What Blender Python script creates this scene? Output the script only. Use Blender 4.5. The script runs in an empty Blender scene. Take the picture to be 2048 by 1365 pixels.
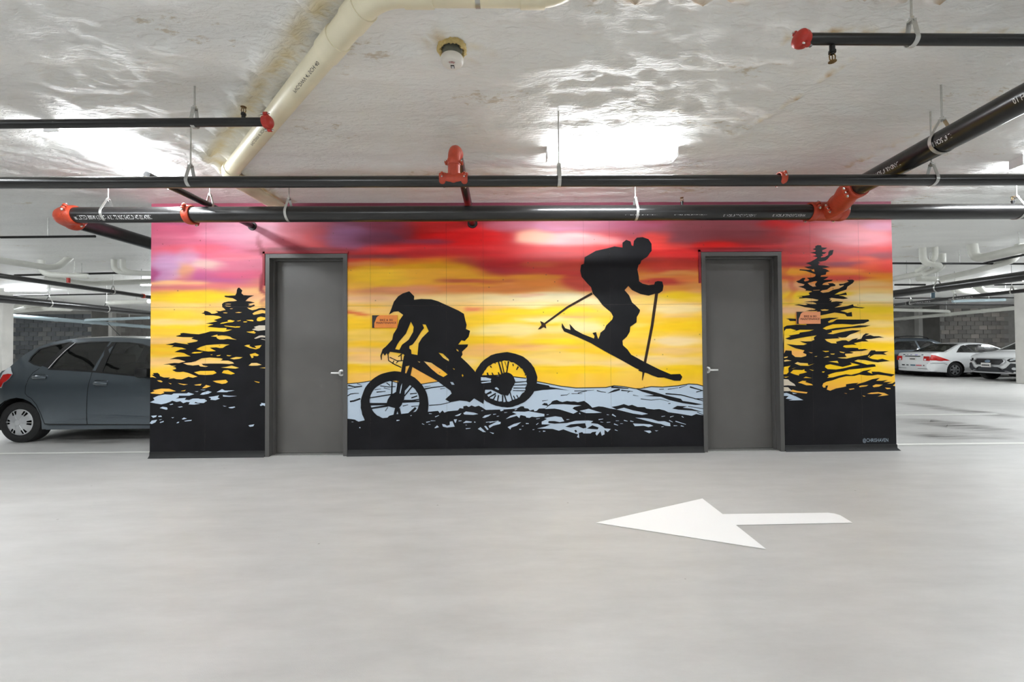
import bpy, bmesh, math, random
import numpy as np
from mathutils import Vector, Matrix, noise as mnoise
from mathutils.geometry import delaunay_2d_cdt

random.seed(7)
SC = bpy.context.scene
COL = SC.collection

# ------------------------------------------------------------------ camera
F_PX, PITCH, YAW, ROLL, CAM_H = 825.0, 0.0162, -0.0127, -0.0073, 1.343
WALL_Y = 5.22
def _axes():
    cy, sy = math.cos(YAW), math.sin(YAW)
    fwd = Vector((-sy, cy, 0)); right = Vector((cy, sy, 0)); up = Vector((0, 0, 1))
    cp, sp = math.cos(PITCH), math.sin(PITCH)
    f2 = fwd*cp + up*sp; u2 = up*cp - fwd*sp
    cr, sr = math.cos(ROLL), math.sin(ROLL)
    return right*cr + u2*sr, u2*cr - right*sr, f2
AX_R, AX_U, AX_F = _axes()
cam_data = bpy.data.cameras.new('camera')
cam_data.sensor_fit = 'HORIZONTAL'; cam_data.sensor_width = 36.0
cam_data.lens = F_PX/2048*36.0; cam_data.clip_start = 0.05; cam_data.clip_end = 200
cam = bpy.data.objects.new('camera', cam_data); COL.objects.link(cam)
m = Matrix((AX_R, AX_U, -AX_F)).transposed().to_4x4(); m.translation = Vector((0, 0, CAM_H))
cam.matrix_world = m
SC.camera = cam

# ------------------------------------------------------------------ world + exposure
SC.view_settings.view_transform = 'Standard'
SC.view_settings.look = 'None'
SC.view_settings.gamma = 1.0
SC.view_settings.use_curve_mapping = False
SC.view_settings.exposure = 1.92
world = bpy.data.worlds.new('world'); SC.world = world; world.use_nodes = True
world.node_tree.nodes['Background'].inputs[0].default_value = (0.8, 0.85, 0.9, 1)
world.node_tree.nodes['Background'].inputs[1].default_value = 0.3
LAMP = 30.0          # emission of the lamp diffusers

# ------------------------------------------------------------------ pixel -> world
def ray(px, py):
    d = AX_F + AX_R*((px-1024)/F_PX) + AX_U*((682.5-py)/F_PX)
    return d
def at_y(px, py, Y):
    d = ray(px, py); t = Y/d.y; return Vector((d.x*t, Y, CAM_H + d.z*t))
def at_z(px, py, Z):
    d = ray(px, py); t = (Z-CAM_H)/d.z; return Vector((d.x*t, d.y*t, Z))
def at_x(px, py, X):
    d = ray(px, py); t = X/d.x; return Vector((X, d.y*t, CAM_H + d.z*t))
CEIL = at_y(1150, 405, WALL_Y).z

# ------------------------------------------------------------------ materials
def lin(c):
    r = []
    for v in c:
        v = v/255.0
        r.append(v/12.92 if v <= 0.04045 else ((v+0.055)/1.055)**2.4)
    return tuple(r) + (1.0,)
def nt(name):
    mt = bpy.data.materials.new(name); mt.use_nodes = True
    t = mt.node_tree; return mt, t, t.nodes['Principled BSDF'], t.nodes, t.links
def mat(name, rgb, rough=0.5, metal=0.0, coat=0.0, var=0.0, vscale=8.0, bump=0.0, bscale=60.0, spec=None, stretch=(1, 1, 1), trans=0.0, alpha=1.0):
    mt, t, b, N, L = nt(name)
    b.inputs['Base Color'].default_value = lin(rgb)
    b.inputs['Roughness'].default_value = rough
    b.inputs['Metallic'].default_value = metal
    b.inputs['Coat Weight'].default_value = coat
    if spec is not None: b.inputs['Specular IOR Level'].default_value = spec
    if trans: b.inputs['Transmission Weight'].default_value = trans
    if alpha < 1: b.inputs['Alpha'].default_value = alpha
    if var or bump:
        tc = N.new('ShaderNodeTexCoord'); mp = N.new('ShaderNodeMapping'); mp.inputs['Scale'].default_value = stretch
        L.new(tc.outputs['Object'], mp.inputs['Vector'])
    if var:
        n = N.new('ShaderNodeTexNoise'); n.inputs['Scale'].default_value = vscale; n.inputs['Detail'].default_value = 6
        L.new(mp.outputs[0], n.inputs['Vector'])
        r = N.new('ShaderNodeMapRange'); r.inputs['From Min'].default_value = 0.3; r.inputs['From Max'].default_value = 0.7
        r.inputs['To Min'].default_value = 1-var; r.inputs['To Max'].default_value = 1+var
        L.new(n.outputs['Fac'], r.inputs['Value'])
        mx = N.new('ShaderNodeVectorMath'); mx.operation = 'SCALE'
        mx.inputs[0].default_value = lin(rgb)[:3]; L.new(r.outputs[0], mx.inputs['Scale'])
        L.new(mx.outputs[0], b.inputs['Base Color'])
    if bump:
        n2 = N.new('ShaderNodeTexNoise'); n2.inputs['Scale'].default_value = bscale; n2.inputs['Detail'].default_value = 5
        L.new(mp.outputs[0], n2.inputs['Vector'])
        bp = N.new('ShaderNodeBump'); bp.inputs['Strength'].default_value = bump; bp.inputs['Distance'].default_value = 0.01
        L.new(n2.outputs['Fac'], bp.inputs['Height']); L.new(bp.outputs[0], b.inputs['Normal'])
    return mt

M = {}
M['black_pipe'] = mat('black_pipe', (27, 26, 26), 0.28, 0.0, 0.0, var=0.35, vscale=5, spec=0.6, stretch=(1, 3, 3))
M['black_pipe_small'] = mat('black_pipe_small', (22, 22, 22), 0.36, 0.0, var=0.3, vscale=6, spec=0.4)
M['orange'] = mat('orange_coupling', (176, 62, 36), 0.45, 0.0, var=0.12, vscale=20, bump=0.15, bscale=90)
M['red_cap'] = mat('red_cap', (172, 40, 28), 0.42, 0.0, var=0.1, vscale=20)
M['galv'] = mat('galvanised', (190, 190, 186), 0.35, 0.75, var=0.1, vscale=30)
M['bolt'] = mat('bolt', (215, 215, 212), 0.25, 0.9)
M['pvc'] = mat('pvc', (232, 224, 196), 0.35, var=0.06, vscale=5)
M['pvc_white'] = mat('pvc_white', (214, 214, 206), 0.4, var=0.06, vscale=5)
M['pvc_blue'] = mat('pvc_pale_blue', (164, 180, 186), 0.4, var=0.06, vscale=5)
M['brass'] = mat('brass', (120, 96, 60), 0.35, 0.8)
M['white_print'] = mat('white_print', (225, 225, 225), 0.6)
M['black_print'] = mat('black_print', (50, 45, 40), 0.6)
M['conc'] = mat('column_concrete', (196, 194, 188), 0.75, var=0.09, vscale=2.2, bump=0.25, bscale=40)
M['conc_dark'] = mat('dark_concrete', (120, 118, 114), 0.85, var=0.12, vscale=2.5, bump=0.2, bscale=40)
M['block'] = [mat('block_%d' % i, c, 0.9, var=0.14, vscale=3.5, bump=0.5, bscale=70) for i, c in enumerate([(114, 111, 106), (103, 100, 96), (124, 119, 113), (140, 134, 127)])]
M['block_dark'] = [mat('block_dark_%d' % i, c, 0.9, var=0.2, vscale=3.5, bump=0.5, bscale=70) for i, c in enumerate([(86, 89, 91), (76, 79, 81), (97, 98, 97)])]
M['mortar'] = mat('mortar', (128, 126, 122), 0.95, var=0.1, vscale=6)
M['door'] = mat('door_paint', (96, 94, 91), 0.42, var=0.09, vscale=1.8, bump=0.03, bscale=25)
M['frame'] = mat('frame_paint', (88, 87, 85), 0.4, var=0.06, vscale=4)
M['chrome'] = mat('satin_chrome', (232, 232, 230), 0.36, 0.5)
M['dark'] = mat('dark_gap', (10, 10, 10), 0.8)
M['base'] = mat('baseboard_black', (22, 23, 24), 0.6, var=0.2, vscale=9)
M['white_line'] = mat('line_paint', (236, 236, 230), 0.5, var=0.05, vscale=3)
M['arrow'] = mat('arrow_paint', (250, 250, 249), 0.5)
M['mural_black'] = mat('mural_black', (26, 26, 29), 0.5, var=0.25, vscale=3.0, spec=0.16)
M['mural_brown'] = mat('mural_brown', (52, 36, 26), 0.5, spec=0.2)
M['mural_snow'] = mat('mural_snow', (188, 204, 220), 0.5, spec=0.35)
M['mural_cream'] = mat('mural_cream', (212, 200, 180), 0.5, spec=0.35)
M['sig'] = mat('signature_paint', (150, 165, 178), 0.5)
M['plaque_orange'] = mat('plaque_orange', (232, 135, 48), 0.4, var=0.05, vscale=20)
M['plaque_salmon'] = mat('plaque_salmon', (240, 158, 110), 0.4, var=0.03, vscale=20)
M['plaque_black'] = mat('plaque_black', (22, 12, 12), 0.4)
M['plaque_text'] = mat('plaque_text', (92, 24, 14), 0.5)
M['lamp_body'] = mat('lamp_housing', (235, 235, 235), 0.4)
M['det_white'] = mat('detector_white', (232, 228, 220), 0.35)
M['det_grey'] = mat('detector_grey', (112, 116, 108), 0.5, 0.3)
M['foam_y'] = mat('yellow_foam', (214, 190, 128), 0.8, var=0.2, vscale=14, bump=0.9, bscale=60)
M['red_text'] = mat('red_text', (170, 50, 60), 0.5)
M['tyre'] = mat('tyre_rubber', (30, 30, 31), 0.75, var=0.15, vscale=20)
M['hub'] = mat('hubcap_silver', (196, 198, 200), 0.32, 0.35)
M['alloy'] = mat('alloy', (170, 172, 174), 0.3, 0.6)
M['trim_black'] = mat('black_trim', (22, 22, 23), 0.45)
M['clad'] = mat('black_cladding', (52, 54, 58), 0.6)
M['seat'] = mat('seat_cloth', (52, 50, 50), 0.9)
M['seat_beige'] = mat('seat_beige', (196, 186, 170), 0.9)
M['plate'] = mat('plate_white', (226, 224, 220), 0.5)
M['red_lens'] = mat('red_lens', (200, 22, 18), 0.15, coat=1.0)
M['clear_lens'] = mat('clear_lens', (220, 225, 228), 0.1, coat=1.0)
M['amber'] = mat('amber_lens', (220, 120, 40), 0.2)
def paintmat(name, rgb, metal=0.3, rough=0.35):
    q = mat(name, rgb, rough, metal, coat=1.0); q.node_tree.nodes['Principled BSDF'].inputs['Coat Roughness'].default_value = 0.04; return q
M['paint_grey'] = paintmat('paint_blue_grey', (88, 98, 106), 0.5, 0.28)
M['paint_white'] = paintmat('paint_white', (236, 238, 238), 0.0, 0.4)
M['paint_slate'] = paintmat('paint_slate', (92, 102, 110), 0.5, 0.35)
def glass(name, rgb, a):
    mt, t, b, N, L = nt(name)
    out = N['Material Output']; N.remove(b)
    tr = N.new('ShaderNodeBsdfTransparent'); tr.inputs[0].default_value = lin(rgb)
    gl = N.new('ShaderNodeBsdfGlossy'); gl.inputs['Roughness'].default_value = 0.03
    fr = N.new('ShaderNodeFresnel'); fr.inputs['IOR'].default_value = 1.6
    mr = N.new('ShaderNodeMath'); mr.operation = 'ADD'; mr.inputs[1].default_value = a
    L.new(fr.outputs[0], mr.inputs[0])
    mx = N.new('ShaderNodeMixShader'); L.new(mr.outputs[0], mx.inputs[0]); L.new(tr.outputs[0], mx.inputs[1]); L.new(gl.outputs[0], mx.inputs[2])
    L.new(mx.outputs[0], out.inputs[0]); return mt
M['glass'] = glass('tinted_glass', (158, 166, 162), 0.05)
M['glass_light'] = glass('clear_glass', (185, 192, 188), 0.04)
def emit(name, rgb, s):
    mt, t, b, N, L = nt(name)
    b.inputs['Base Color'].default_value = (0.8, 0.8, 0.8, 1)
    b.inputs['Emission Color'].default_value = lin(rgb); b.inputs['Emission Strength'].default_value = s
    return mt
M['lamp'] = emit('lamp_diffuser', (246, 251, 255), LAMP)

# ------------------------------------------------------------------ mesh helpers
def link(o, parent=None):
    COL.objects.link(o)
    if parent is not None: o.parent = parent
    return o
def meshobj(name, verts, faces, mt, parent=None, smooth=False, fmats=None):
    me = bpy.data.meshes.new(name)
    me.from_pydata([tuple(v) for v in verts], [], [tuple(f) for f in faces])
    mts = mt if isinstance(mt, (list, tuple)) else [mt]
    for q in mts: me.materials.append(q)
    if fmats: me.polygons.foreach_set('material_index', fmats)
    if smooth:
        me.polygons.foreach_set('use_smooth', [True]*len(me.polygons))
        try: me.set_sharp_from_angle(angle=math.radians(40))
        except Exception: pass
    me.update()
    return link(bpy.data.objects.new(name, me), parent)
def empty(name, loc=(0, 0, 0), rz=0.0):
    o = bpy.data.objects.new(name, None); o.location = loc; o.rotation_euler = (0, 0, rz); o.empty_display_size = 0.1
    return link(o)
def tag(o, label=None, cat=None, group=None, kind=None):
    if label: o['label'] = label
    if cat: o['category'] = cat
    if group: o['group'] = group
    if kind: o['kind'] = kind
    return o
def copy_tree(o, parent=None):
    c = o.copy(); COL.objects.link(c); c.parent = parent
    for ch in list(o.children): copy_tree(ch, c)
    return c

class MB:
    def __init__(s): s.v = []; s.f = []
    def add(s, vs, fs):
        n = len(s.v); s.v += [Vector(v) for v in vs]; s.f += [tuple(i+n for i in f) for f in fs]; return s
    def box(s, x0, x1, y0, y1, z0, z1, b=0.0):
        if b <= 0:
            vs = [(x, y, z) for z in (z0, z1) for y in (y0, y1) for x in (x0, x1)]
            return s.add(vs, [(0, 2, 3, 1), (4, 5, 7, 6), (0, 1, 5, 4), (2, 6, 7, 3), (0, 4, 6, 2), (1, 3, 7, 5)])
        bm = bmesh.new(); bmesh.ops.create_cube(bm, size=1.0)
        for v in bm.verts: v.co = Vector(((x0+x1)/2 + v.co.x*(x1-x0), (y0+y1)/2 + v.co.y*(y1-y0), (z0+z1)/2 + v.co.z*(z1-z0)))
        bmesh.ops.bevel(bm, geom=bm.edges[:], offset=b, segments=2, affect='EDGES', profile=0.5)
        bm.verts.index_update()
        s.add([v.co.copy() for v in bm.verts], [[v.index for v in f.verts] for f in bm.faces]); bm.free(); return s
    def tube(s, pts, r, seg=16, caps=True):
        pts = [Vector(p) for p in pts]; n = len(pts)
        rs = r if isinstance(r, (list, tuple)) else [r]*n
        tang = []
        for i in range(n):
            a = pts[max(0, i-1)]; b = pts[min(n-1, i+1)]; tang.append((b-a).normalized())
        t0 = tang[0]; up = Vector((0, 0, 1)) if abs(t0.z) < 0.9 else Vector((1, 0, 0))
        u = t0.cross(up).normalized(); vs = []
        for i in range(n):
            t = tang[i]; u = (u - t*u.dot(t)).normalized(); w = t.cross(u)
            for k in range(seg):
                a = 2*math.pi*k/seg; vs.append(pts[i] + (u*math.cos(a) + w*math.sin(a))*rs[i])
        fs = []
        for i in range(n-1):
            for k in range(seg):
                a = i*seg+k; b = i*seg+(k+1) % seg; fs.append((a, b, b+seg, a+seg))
        if caps: fs.append(tuple(range(seg-1, -1, -1))); fs.append(tuple(range((n-1)*seg, n*seg)))
        return s.add(vs, fs)
    def lathe(s, axis_pt, axis_dir, prof, seg=24):
        """prof: list of (distance along axis, radius)"""
        p = Vector(axis_pt); d = Vector(axis_dir).normalized()
        up = Vector((0, 0, 1)) if abs(d.z) < 0.9 else Vector((1, 0, 0))
        u = d.cross(up).normalized(); w = d.cross(u); vs = []; fs = []
        for (t, r) in prof:
            for k in range(seg):
                a = 2*math.pi*k/seg; vs.append(p + d*t + (u*math.cos(a) + w*math.sin(a))*max(r, 1e-4))
        for i in range(len(prof)-1):
            for k in range(seg):
                a = i*seg+k; b = i*seg+(k+1) % seg; fs.append((a, a+seg, b+seg, b))
        return s.add(vs, fs)
    def build(s, name, mt, parent=None, smooth=False):
        return meshobj(name, s.v, s.f, mt, parent, smooth)
def arc_pts(p0, pc, p1, n=8):
    """rounded corner through pc from p0 to p1 (quadratic)"""
    p0, pc, p1 = Vector(p0), Vector(pc), Vector(p1)
    return [p0*(1-t)**2 + pc*2*t*(1-t) + p1*t*t for t in [i/n for i in range(n+1)]]

# 2D polygons with holes (even-odd), optional interior grid
def inside(px, py, loops):
    c = np.zeros(len(px), bool)
    for lp in loops:
        a = np.asarray(lp, float); b = np.roll(a, -1, axis=0)
        for (x1, y1), (x2, y2) in zip(a, b):
            if y1 == y2: continue
            q = ((y1 > py) != (y2 > py)) & (px < (x2-x1)*(py-y1)/(y2-y1)+x1)
            c ^= q
    return c
def fill(loops, grid=0.0):
    vs = []; es = []
    for lp in loops:
        n = len(vs); k = len(lp)
        vs += [Vector((p[0], p[1])) for p in lp]; es += [(n+i, n+(i+1) % k) for i in range(k)]
    if grid:
        a = np.array([tuple(v) for v in vs]); x0, y0 = a.min(0); x1, y1 = a.max(0)
        gx, gy = np.meshgrid(np.arange(x0+grid/2, x1, grid), np.arange(y0+grid/2, y1, grid)); gx = gx.ravel(); gy = gy.ravel()
        ok = inside(gx, gy, loops); vs += [Vector((float(x), float(y))) for x, y in zip(gx[ok], gy[ok])]
    r = delaunay_2d_cdt(vs, es, [], 0, 1e-6)
    V = [(v.x, v.y) for v in r[0]]; T = [f for f in r[2]]
    if not T: return V, []
    va = np.array(V); cen = np.array([va[list(f)].mean(0) for f in T])
    ok = inside(cen[:, 0], cen[:, 1], loops)
    return V, [tuple(f) for f, k in zip(T, ok) if k]
def stroke2d(pts, w, w1=None):
    """polyline of width w (w1 at the end) as one polygon"""
    w1 = w if w1 is None else w1; n = len(pts); L = []; R = []
    for i, (x, y) in enumerate(pts):
        a = pts[max(0, i-1)]; b = pts[min(n-1, i+1)]; dx, dy = b[0]-a[0], b[1]-a[1]; d = math.hypot(dx, dy) or 1
        ww = (w + (w1-w)*i/max(1, n-1))/2; L.append((x-dy/d*ww, y+dx/d*ww)); R.append((x+dy/d*ww, y-dx/d*ww))
    return L + R[::-1]
def text_mesh(s, size=1.0):
    cu = bpy.data.curves.new('lettering', 'FONT'); cu.body = s; cu.size = size; cu.resolution_u = 2
    o = bpy.data.objects.new('lettering', cu); COL.objects.link(o)
    dg = bpy.context.evaluated_depsgraph_get(); dg.update()
    me = bpy.data.meshes.new_from_object(o.evaluated_get(dg))
    V = [v.co.copy() for v in me.vertices]; Fc = [tuple(p.vertices) for p in me.polygons]
    COL.objects.unlink(o); bpy.data.objects.remove(o); bpy.data.curves.remove(cu); bpy.data.meshes.remove(me)
    return V, Fc

# ================================================================== SETTING
XW = 24.5; Y0 = -8.0; YB = 19.2; YR = 20.2; XC_L = at_y(183, 660, YB).x; XC_R = at_y(1880, 660, YB).x
# ---- floor
def floor_material():
    mt, t, b, N, L = nt('epoxy_floor')
    tc = N.new('ShaderNodeTexCoord'); mp = N.new('ShaderNodeMapping'); mp.inputs['Scale'].default_value = (0.35, 1.2, 1); L.new(tc.outputs['Object'], mp.inputs[0])
    n = N.new('ShaderNodeTexNoise'); n.inputs['Scale'].default_value = 3.5; n.inputs['Detail'].default_value = 10; n.inputs['Roughness'].default_value = 0.7; L.new(mp.outputs[0], n.inputs['Vector'])
    cr = N.new('ShaderNodeValToRGB'); cr.color_ramp.elements[0].position = 0.3; cr.color_ramp.elements[1].position = 0.72
    cr.color_ramp.elements[0].color = lin((186, 185, 182)); cr.color_ramp.elements[1].color = lin((204, 203, 200)); L.new(n.outputs['Fac'], cr.inputs[0])
    # dark specks
    v = N.new('ShaderNodeTexVoronoi'); v.inputs['Scale'].default_value = 2.6; v.inputs['Randomness'].default_value = 1; L.new(tc.outputs['Object'], v.inputs['Vector'])
    lt = N.new('ShaderNodeMath'); lt.operation = 'LESS_THAN'; lt.inputs[1].default_value = 0.022; L.new(v.outputs['Distance'], lt.inputs[0])
    ml = N.new('ShaderNodeMath'); ml.operation = 'MULTIPLY'; ml.inputs[1].default_value = 0.55; L.new(lt.outputs[0], ml.inputs[0])
    mx = N.new('ShaderNodeMix'); mx.data_type = 'RGBA'; L.new(ml.outputs[0], mx.inputs['Factor']); L.new(cr.outputs[0], mx.inputs['A']); mx.inputs['B'].default_value = lin((120, 112, 104))
    L.new(mx.outputs['Result'], b.inputs['Base Color'])
    n2 = N.new('ShaderNodeTexNoise'); n2.inputs['Scale'].default_value = 3; n2.inputs['Detail'].default_value = 5; L.new(mp.outputs[0], n2.inputs['Vector'])
    r = N.new('ShaderNodeMapRange'); r.inputs['To Min'].default_value = 0.3; r.inputs['To Max'].default_value = 0.5; L.new(n2.outputs['Fac'], r.inputs[0]); L.new(r.outputs[0], b.inputs['Roughness'])
    n3 = N.new('ShaderNodeTexNoise'); n3.inputs['Scale'].default_value = 220; L.new(tc.outputs['Object'], n3.inputs['Vector'])
    bp = N.new('ShaderNodeBump'); bp.inputs['Strength'].default_value = 0.12; bp.inputs['Distance'].default_value = 0.004; L.new(n3.outputs['Fac'], bp.inputs['Height']); L.new(bp.outputs[0], b.inputs['Normal'])
    return mt
floor = MB().box(-XW, XW, Y0, YR+0.3, -0.3, 0).build('floor', floor_material()); tag(floor, kind='structure')

# ---- ceiling (sprayed foam, real relief in the part near the camera)
FOAM_PATH = [Vector((-2.77, 5.2)), Vector((-2.76, 3.95)), Vector((-0.75, 2.0)), Vector((2.2, 2.0))]
def seg_d(P, a, b):
    ab = np.array(b)-np.array(a); t = np.clip(((P-np.array(a))@ab)/(ab@ab), 0, 1); q = np.array(a)+t[:, None]*ab
    return np.linalg.norm(P-q, axis=1), np.cross(ab, P-q)
def npnoise(P, sx, sy, seed=0.0, oct=3):
    r = np.zeros(len(P))
    for i, (x, y) in enumerate(P): r[i] = mnoise.fractal((x*sx+seed, y*sy+seed*1.7, seed), 0.6, 2.0, oct)
    return r
def ceiling_material():
    mt, t, b, N, L = nt('sprayed_foam')
    tc = N.new('ShaderNodeTexCoord'); mp = N.new('ShaderNodeMapping'); mp.inputs['Scale'].default_value = (0.3, 1.6, 1); L.new(tc.outputs['Object'], mp.inputs[0])
    at = N.new('ShaderNodeAttribute'); at.attribute_name = 'tint'
    n = N.new('ShaderNodeTexNoise'); n.inputs['Scale'].default_value = 2.2; n.inputs['Detail'].default_value = 8; L.new(mp.outputs[0], n.inputs['Vector'])
    r = N.new('ShaderNodeMapRange'); r.inputs['From Min'].default_value = 0.3; r.inputs['From Max'].default_value = 0.7; r.inputs['To Min'].default_value = 0.93; r.inputs['To Max'].default_value = 1.03; L.new(n.outputs['Fac'], r.inputs[0])
    sc = N.new('ShaderNodeVectorMath'); sc.operation = 'SCALE'; L.new(at.outputs['Color'], sc.inputs[0]); L.new(r.outputs[0], sc.inputs['Scale'])
    # small ochre pits where the coat missed the foam
    mp2 = N.new('ShaderNodeMapping'); mp2.inputs['Scale'].default_value = (1.0, 2.4, 1); L.new(tc.outputs['Object'], mp2.inputs[0])
    n2 = N.new('ShaderNodeTexNoise'); n2.inputs['Scale'].default_value = 9; n2.inputs['Detail'].default_value = 7; n2.inputs['Roughness'].default_value = 0.7; L.new(mp2.outputs[0], n2.inputs['Vector'])
    n3 = N.new('ShaderNodeTexNoise'); n3.inputs['Scale'].default_value = 0.9; n3.inputs['Detail'].default_value = 2; L.new(mp2.outputs[0], n3.inputs['Vector'])
    ad = N.new('ShaderNodeMath'); ad.operation = 'MULTIPLY'; L.new(n2.outputs['Fac'], ad.inputs[0]); L.new(n3.outputs['Fac'], ad.inputs[1])
    rr = N.new('ShaderNodeMapRange'); rr.inputs['From Min'].default_value = 0.36; rr.inputs['From Max'].default_value = 0.42; L.new(ad.outputs[0], rr.inputs[0])
    ml = N.new('ShaderNodeMath'); ml.operation = 'MULTIPLY'; ml.inputs[1].default_value = 0.6; L.new(rr.outputs[0], ml.inputs[0])
    mx = N.new('ShaderNodeMix'); mx.data_type = 'RGBA'; L.new(ml.outputs[0], mx.inputs['Factor']); L.new(sc.outputs[0], mx.inputs['A']); mx.inputs['B'].default_value = lin((190, 172, 140))
    L.new(mx.outputs['Result'], b.inputs['Base Color'])
    b.inputs['Roughness'].default_value = 0.5; b.inputs['Specular IOR Level'].default_value = 0.3
    m3 = N.new('ShaderNodeMapping'); m3.inputs['Scale'].default_value = (9, 22, 1); L.new(tc.outputs['Object'], m3.inputs[0])
    n4 = N.new('ShaderNodeTexNoise'); n4.inputs['Scale'].default_value = 1.6; n4.inputs['Detail'].default_value = 6; n4.inputs['Distortion'].default_value = 0.6; L.new(m3.outputs[0], n4.inputs['Vector'])
    bp = N.new('ShaderNodeBump'); bp.inputs['Strength'].default_value = 0.8; bp.inputs['Distance'].default_value = 0.02; L.new(n4.outputs['Fac'], bp.inputs['Height']); L.new(bp.outputs[0], b.inputs['Normal'])
    return mt
CM = ceiling_material()
WHITE = np.array(lin((243, 243, 240))[:3]); YEL = np.array(lin((222, 202, 150))[:3]); OCH = np.array(lin((186, 150, 96))[:3])
PINK = np.array(lin((226, 205, 200))[:3])
def ceiling_grid(name, x0, x1, y0, y1, step, relief, parent=None):
    xs = np.linspace(x0, x1, int((x1-x0)/step)+1); ys = np.linspace(y0, y1, int((y1-y0)/step)+1)
    X, Y = np.meshgrid(xs, ys); P = np.stack([X.ravel(), Y.ravel()], 1); nx, ny = len(xs), len(ys)
    Z = np.full(len(P), CEIL); C = np.tile(WHITE, (len(P), 1))
    if relief:
        a = npnoise(P, 0.55, 2.6, 3.1, 4); b2 = npnoise(P, 3.0, 9.0, 9.2, 4); lump = npnoise(P, 1.1, 1.3, 21.0, 3)
        edge = np.clip(np.minimum(np.minimum(P[:, 0]-x0, x1-P[:, 0]), y1-P[:, 1])/0.6, 0, 1)
        c3 = npnoise(P, 7.0, 16.0, 4.2, 3); Z = CEIL - (0.014*a + 0.010*b2 + 0.008*c3 + 0.02*np.clip(lump-0.1, 0, 1))*edge
        Z = np.minimum(Z, CEIL+0.035)
        dm = np.full(len(P), 9.0); side = np.zeros(len(P))
        for i in range(3):
            d, cr = seg_d(P, FOAM_PATH[i], FOAM_PATH[i+1]); k = d < dm; dm[k] = d[k]; side[k] = cr[k]
        nz = npnoise(P, 9, 9, 5.5, 3)
        ridge = np.exp(-((dm-0.10)/0.06)**2)
        Z -= ridge*(0.03+0.07*nz)*edge
        y = np.clip(np.exp(-((dm-0.04)/0.07)**2)*(0.9+0.8*nz), 0, 1)*np.where(side > 0, 0.25, 0.8)
        C = C*(1-y[:, None]) + YEL*y[:, None]
        o = np.clip((np.exp(-((dm-0.13)/0.03)**2)*(nz*2.6+0.1)), 0, 1)*(side > 0)*0.8
        C = C*(1-o[:, None]) + OCH*o[:, None]
        # stained foam behind the sprinkler branch at the right and around the detector
        for (px, py, qx, qy, w, s) in ((1590, 70, 2048, 70, 0.05, 1.0), (905, 88, 930, 92, 0.11, 0.7), (1480, 270, 1700, 120, 0.02, 0.6), (1700, 330, 2048, 165, 0.05, 0.4)):
            p, q = at_z(px, py, CEIL), at_z(qx, qy, CEIL)
            d, _ = seg_d(P, (p.x, p.y), (q.x, q.y))
            k = np.clip(np.exp(-(d/w)**2)*(0.35+1.6*nz)*s, 0, 0.8); C = C*(1-k[:, None]) + YEL*k[:, None]
            k = np.clip(np.exp(-(d/w)**2)*(nz*3-0.8)*s, 0, 0.7); C = C*(1-k[:, None]) + OCH*k[:, None]
            Z -= np.exp(-(d/(w*1.3))**2)*0.012*(1+nz)
    v = np.column_stack([P, Z]); idx = np.arange(nx*ny).reshape(ny, nx)
    f = np.stack([idx[:-1, :-1].ravel(), idx[1:, :-1].ravel(), idx[1:, 1:].ravel(), idx[:-1, 1:].ravel()], 1)
    o = meshobj(name, v.tolist(), f.tolist(), CM, parent, smooth=False)
    o.data.polygons.foreach_set('use_smooth', [True]*len(o.data.polygons))
    ca = o.data.color_attributes.new('tint', 'FLOAT_COLOR', 'POINT'); ca.data.foreach_set('color', np.column_stack([C, np.ones(len(C))]).astype(np.float32).ravel())
    return o
NX0, NX1, NY0, NY1 = -6.6, 6.6, 1.3, WALL_Y+0.06
ceiling = ceiling_grid('ceiling', NX0, NX1, NY0, NY1, 0.036, True); tag(ceiling, kind='structure')
for (a, b, c, d) in ((-XW, NX0, Y0, YR+.3), (NX1, XW, Y0, YR+.3), (NX0, NX1, Y0, NY0), (NX0, NX1, NY1, YR+.3)):
    ceiling_grid('ceiling_field', a, b, c, d, 1.0, False, ceiling)
MB().box(-XW, XW, Y0, YR+.3, CEIL+0.08, CEIL+0.3).build('ceiling_slab', M['conc_dark'], ceiling)

# ---- outer walls
def wall(name, *b, mt=None): return tag(MB().box(*b).build(name, mt or M['conc_dark']), kind='structure')
wall('wall_left', -XW-.2, -XW, Y0, YR+.5, 0, CEIL+.1)
wall('wall_right', XW, XW+.2, Y0, YR+.5, 0, CEIL+.1)
wall('wall_front', -XW-.2, XW+.2, Y0-.2, Y0, 0, CEIL+.1, mt=M['conc'])
wb = wall('wall_back', -XW, XC_L-.03, YB+.03, YB+.35, 0, CEIL+.1, mt=M['mortar'])
MB().box(XC_R+.03, XW, YB+.03, YB+.35, 0, CEIL+.1).build('wall_section', M['mortar'], wb)
MB().box(XC_L, XC_R, YR+.03, YR+.35, 0, CEIL+.1).build('wall_section', M['mortar'], wb)
MB().box(XC_L-.03, XC_L, YB, YR+.1, 0, CEIL+.1).build('return_wall', M['conc_dark'], wb)
MB().box(XC_R, XC_R+.03, YB, YR+.1, 0, CEIL+.1).build('return_wall', M['conc_dark'], wb)
for px in (221.5, 1840):
    x = at_y(px, 660, YR-.15).x; MB().box(x-.1, x+.1, YR-.2, YR+.03, 0, CEIL, 0.01).build('pilaster', M['conc'], wb)
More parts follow.
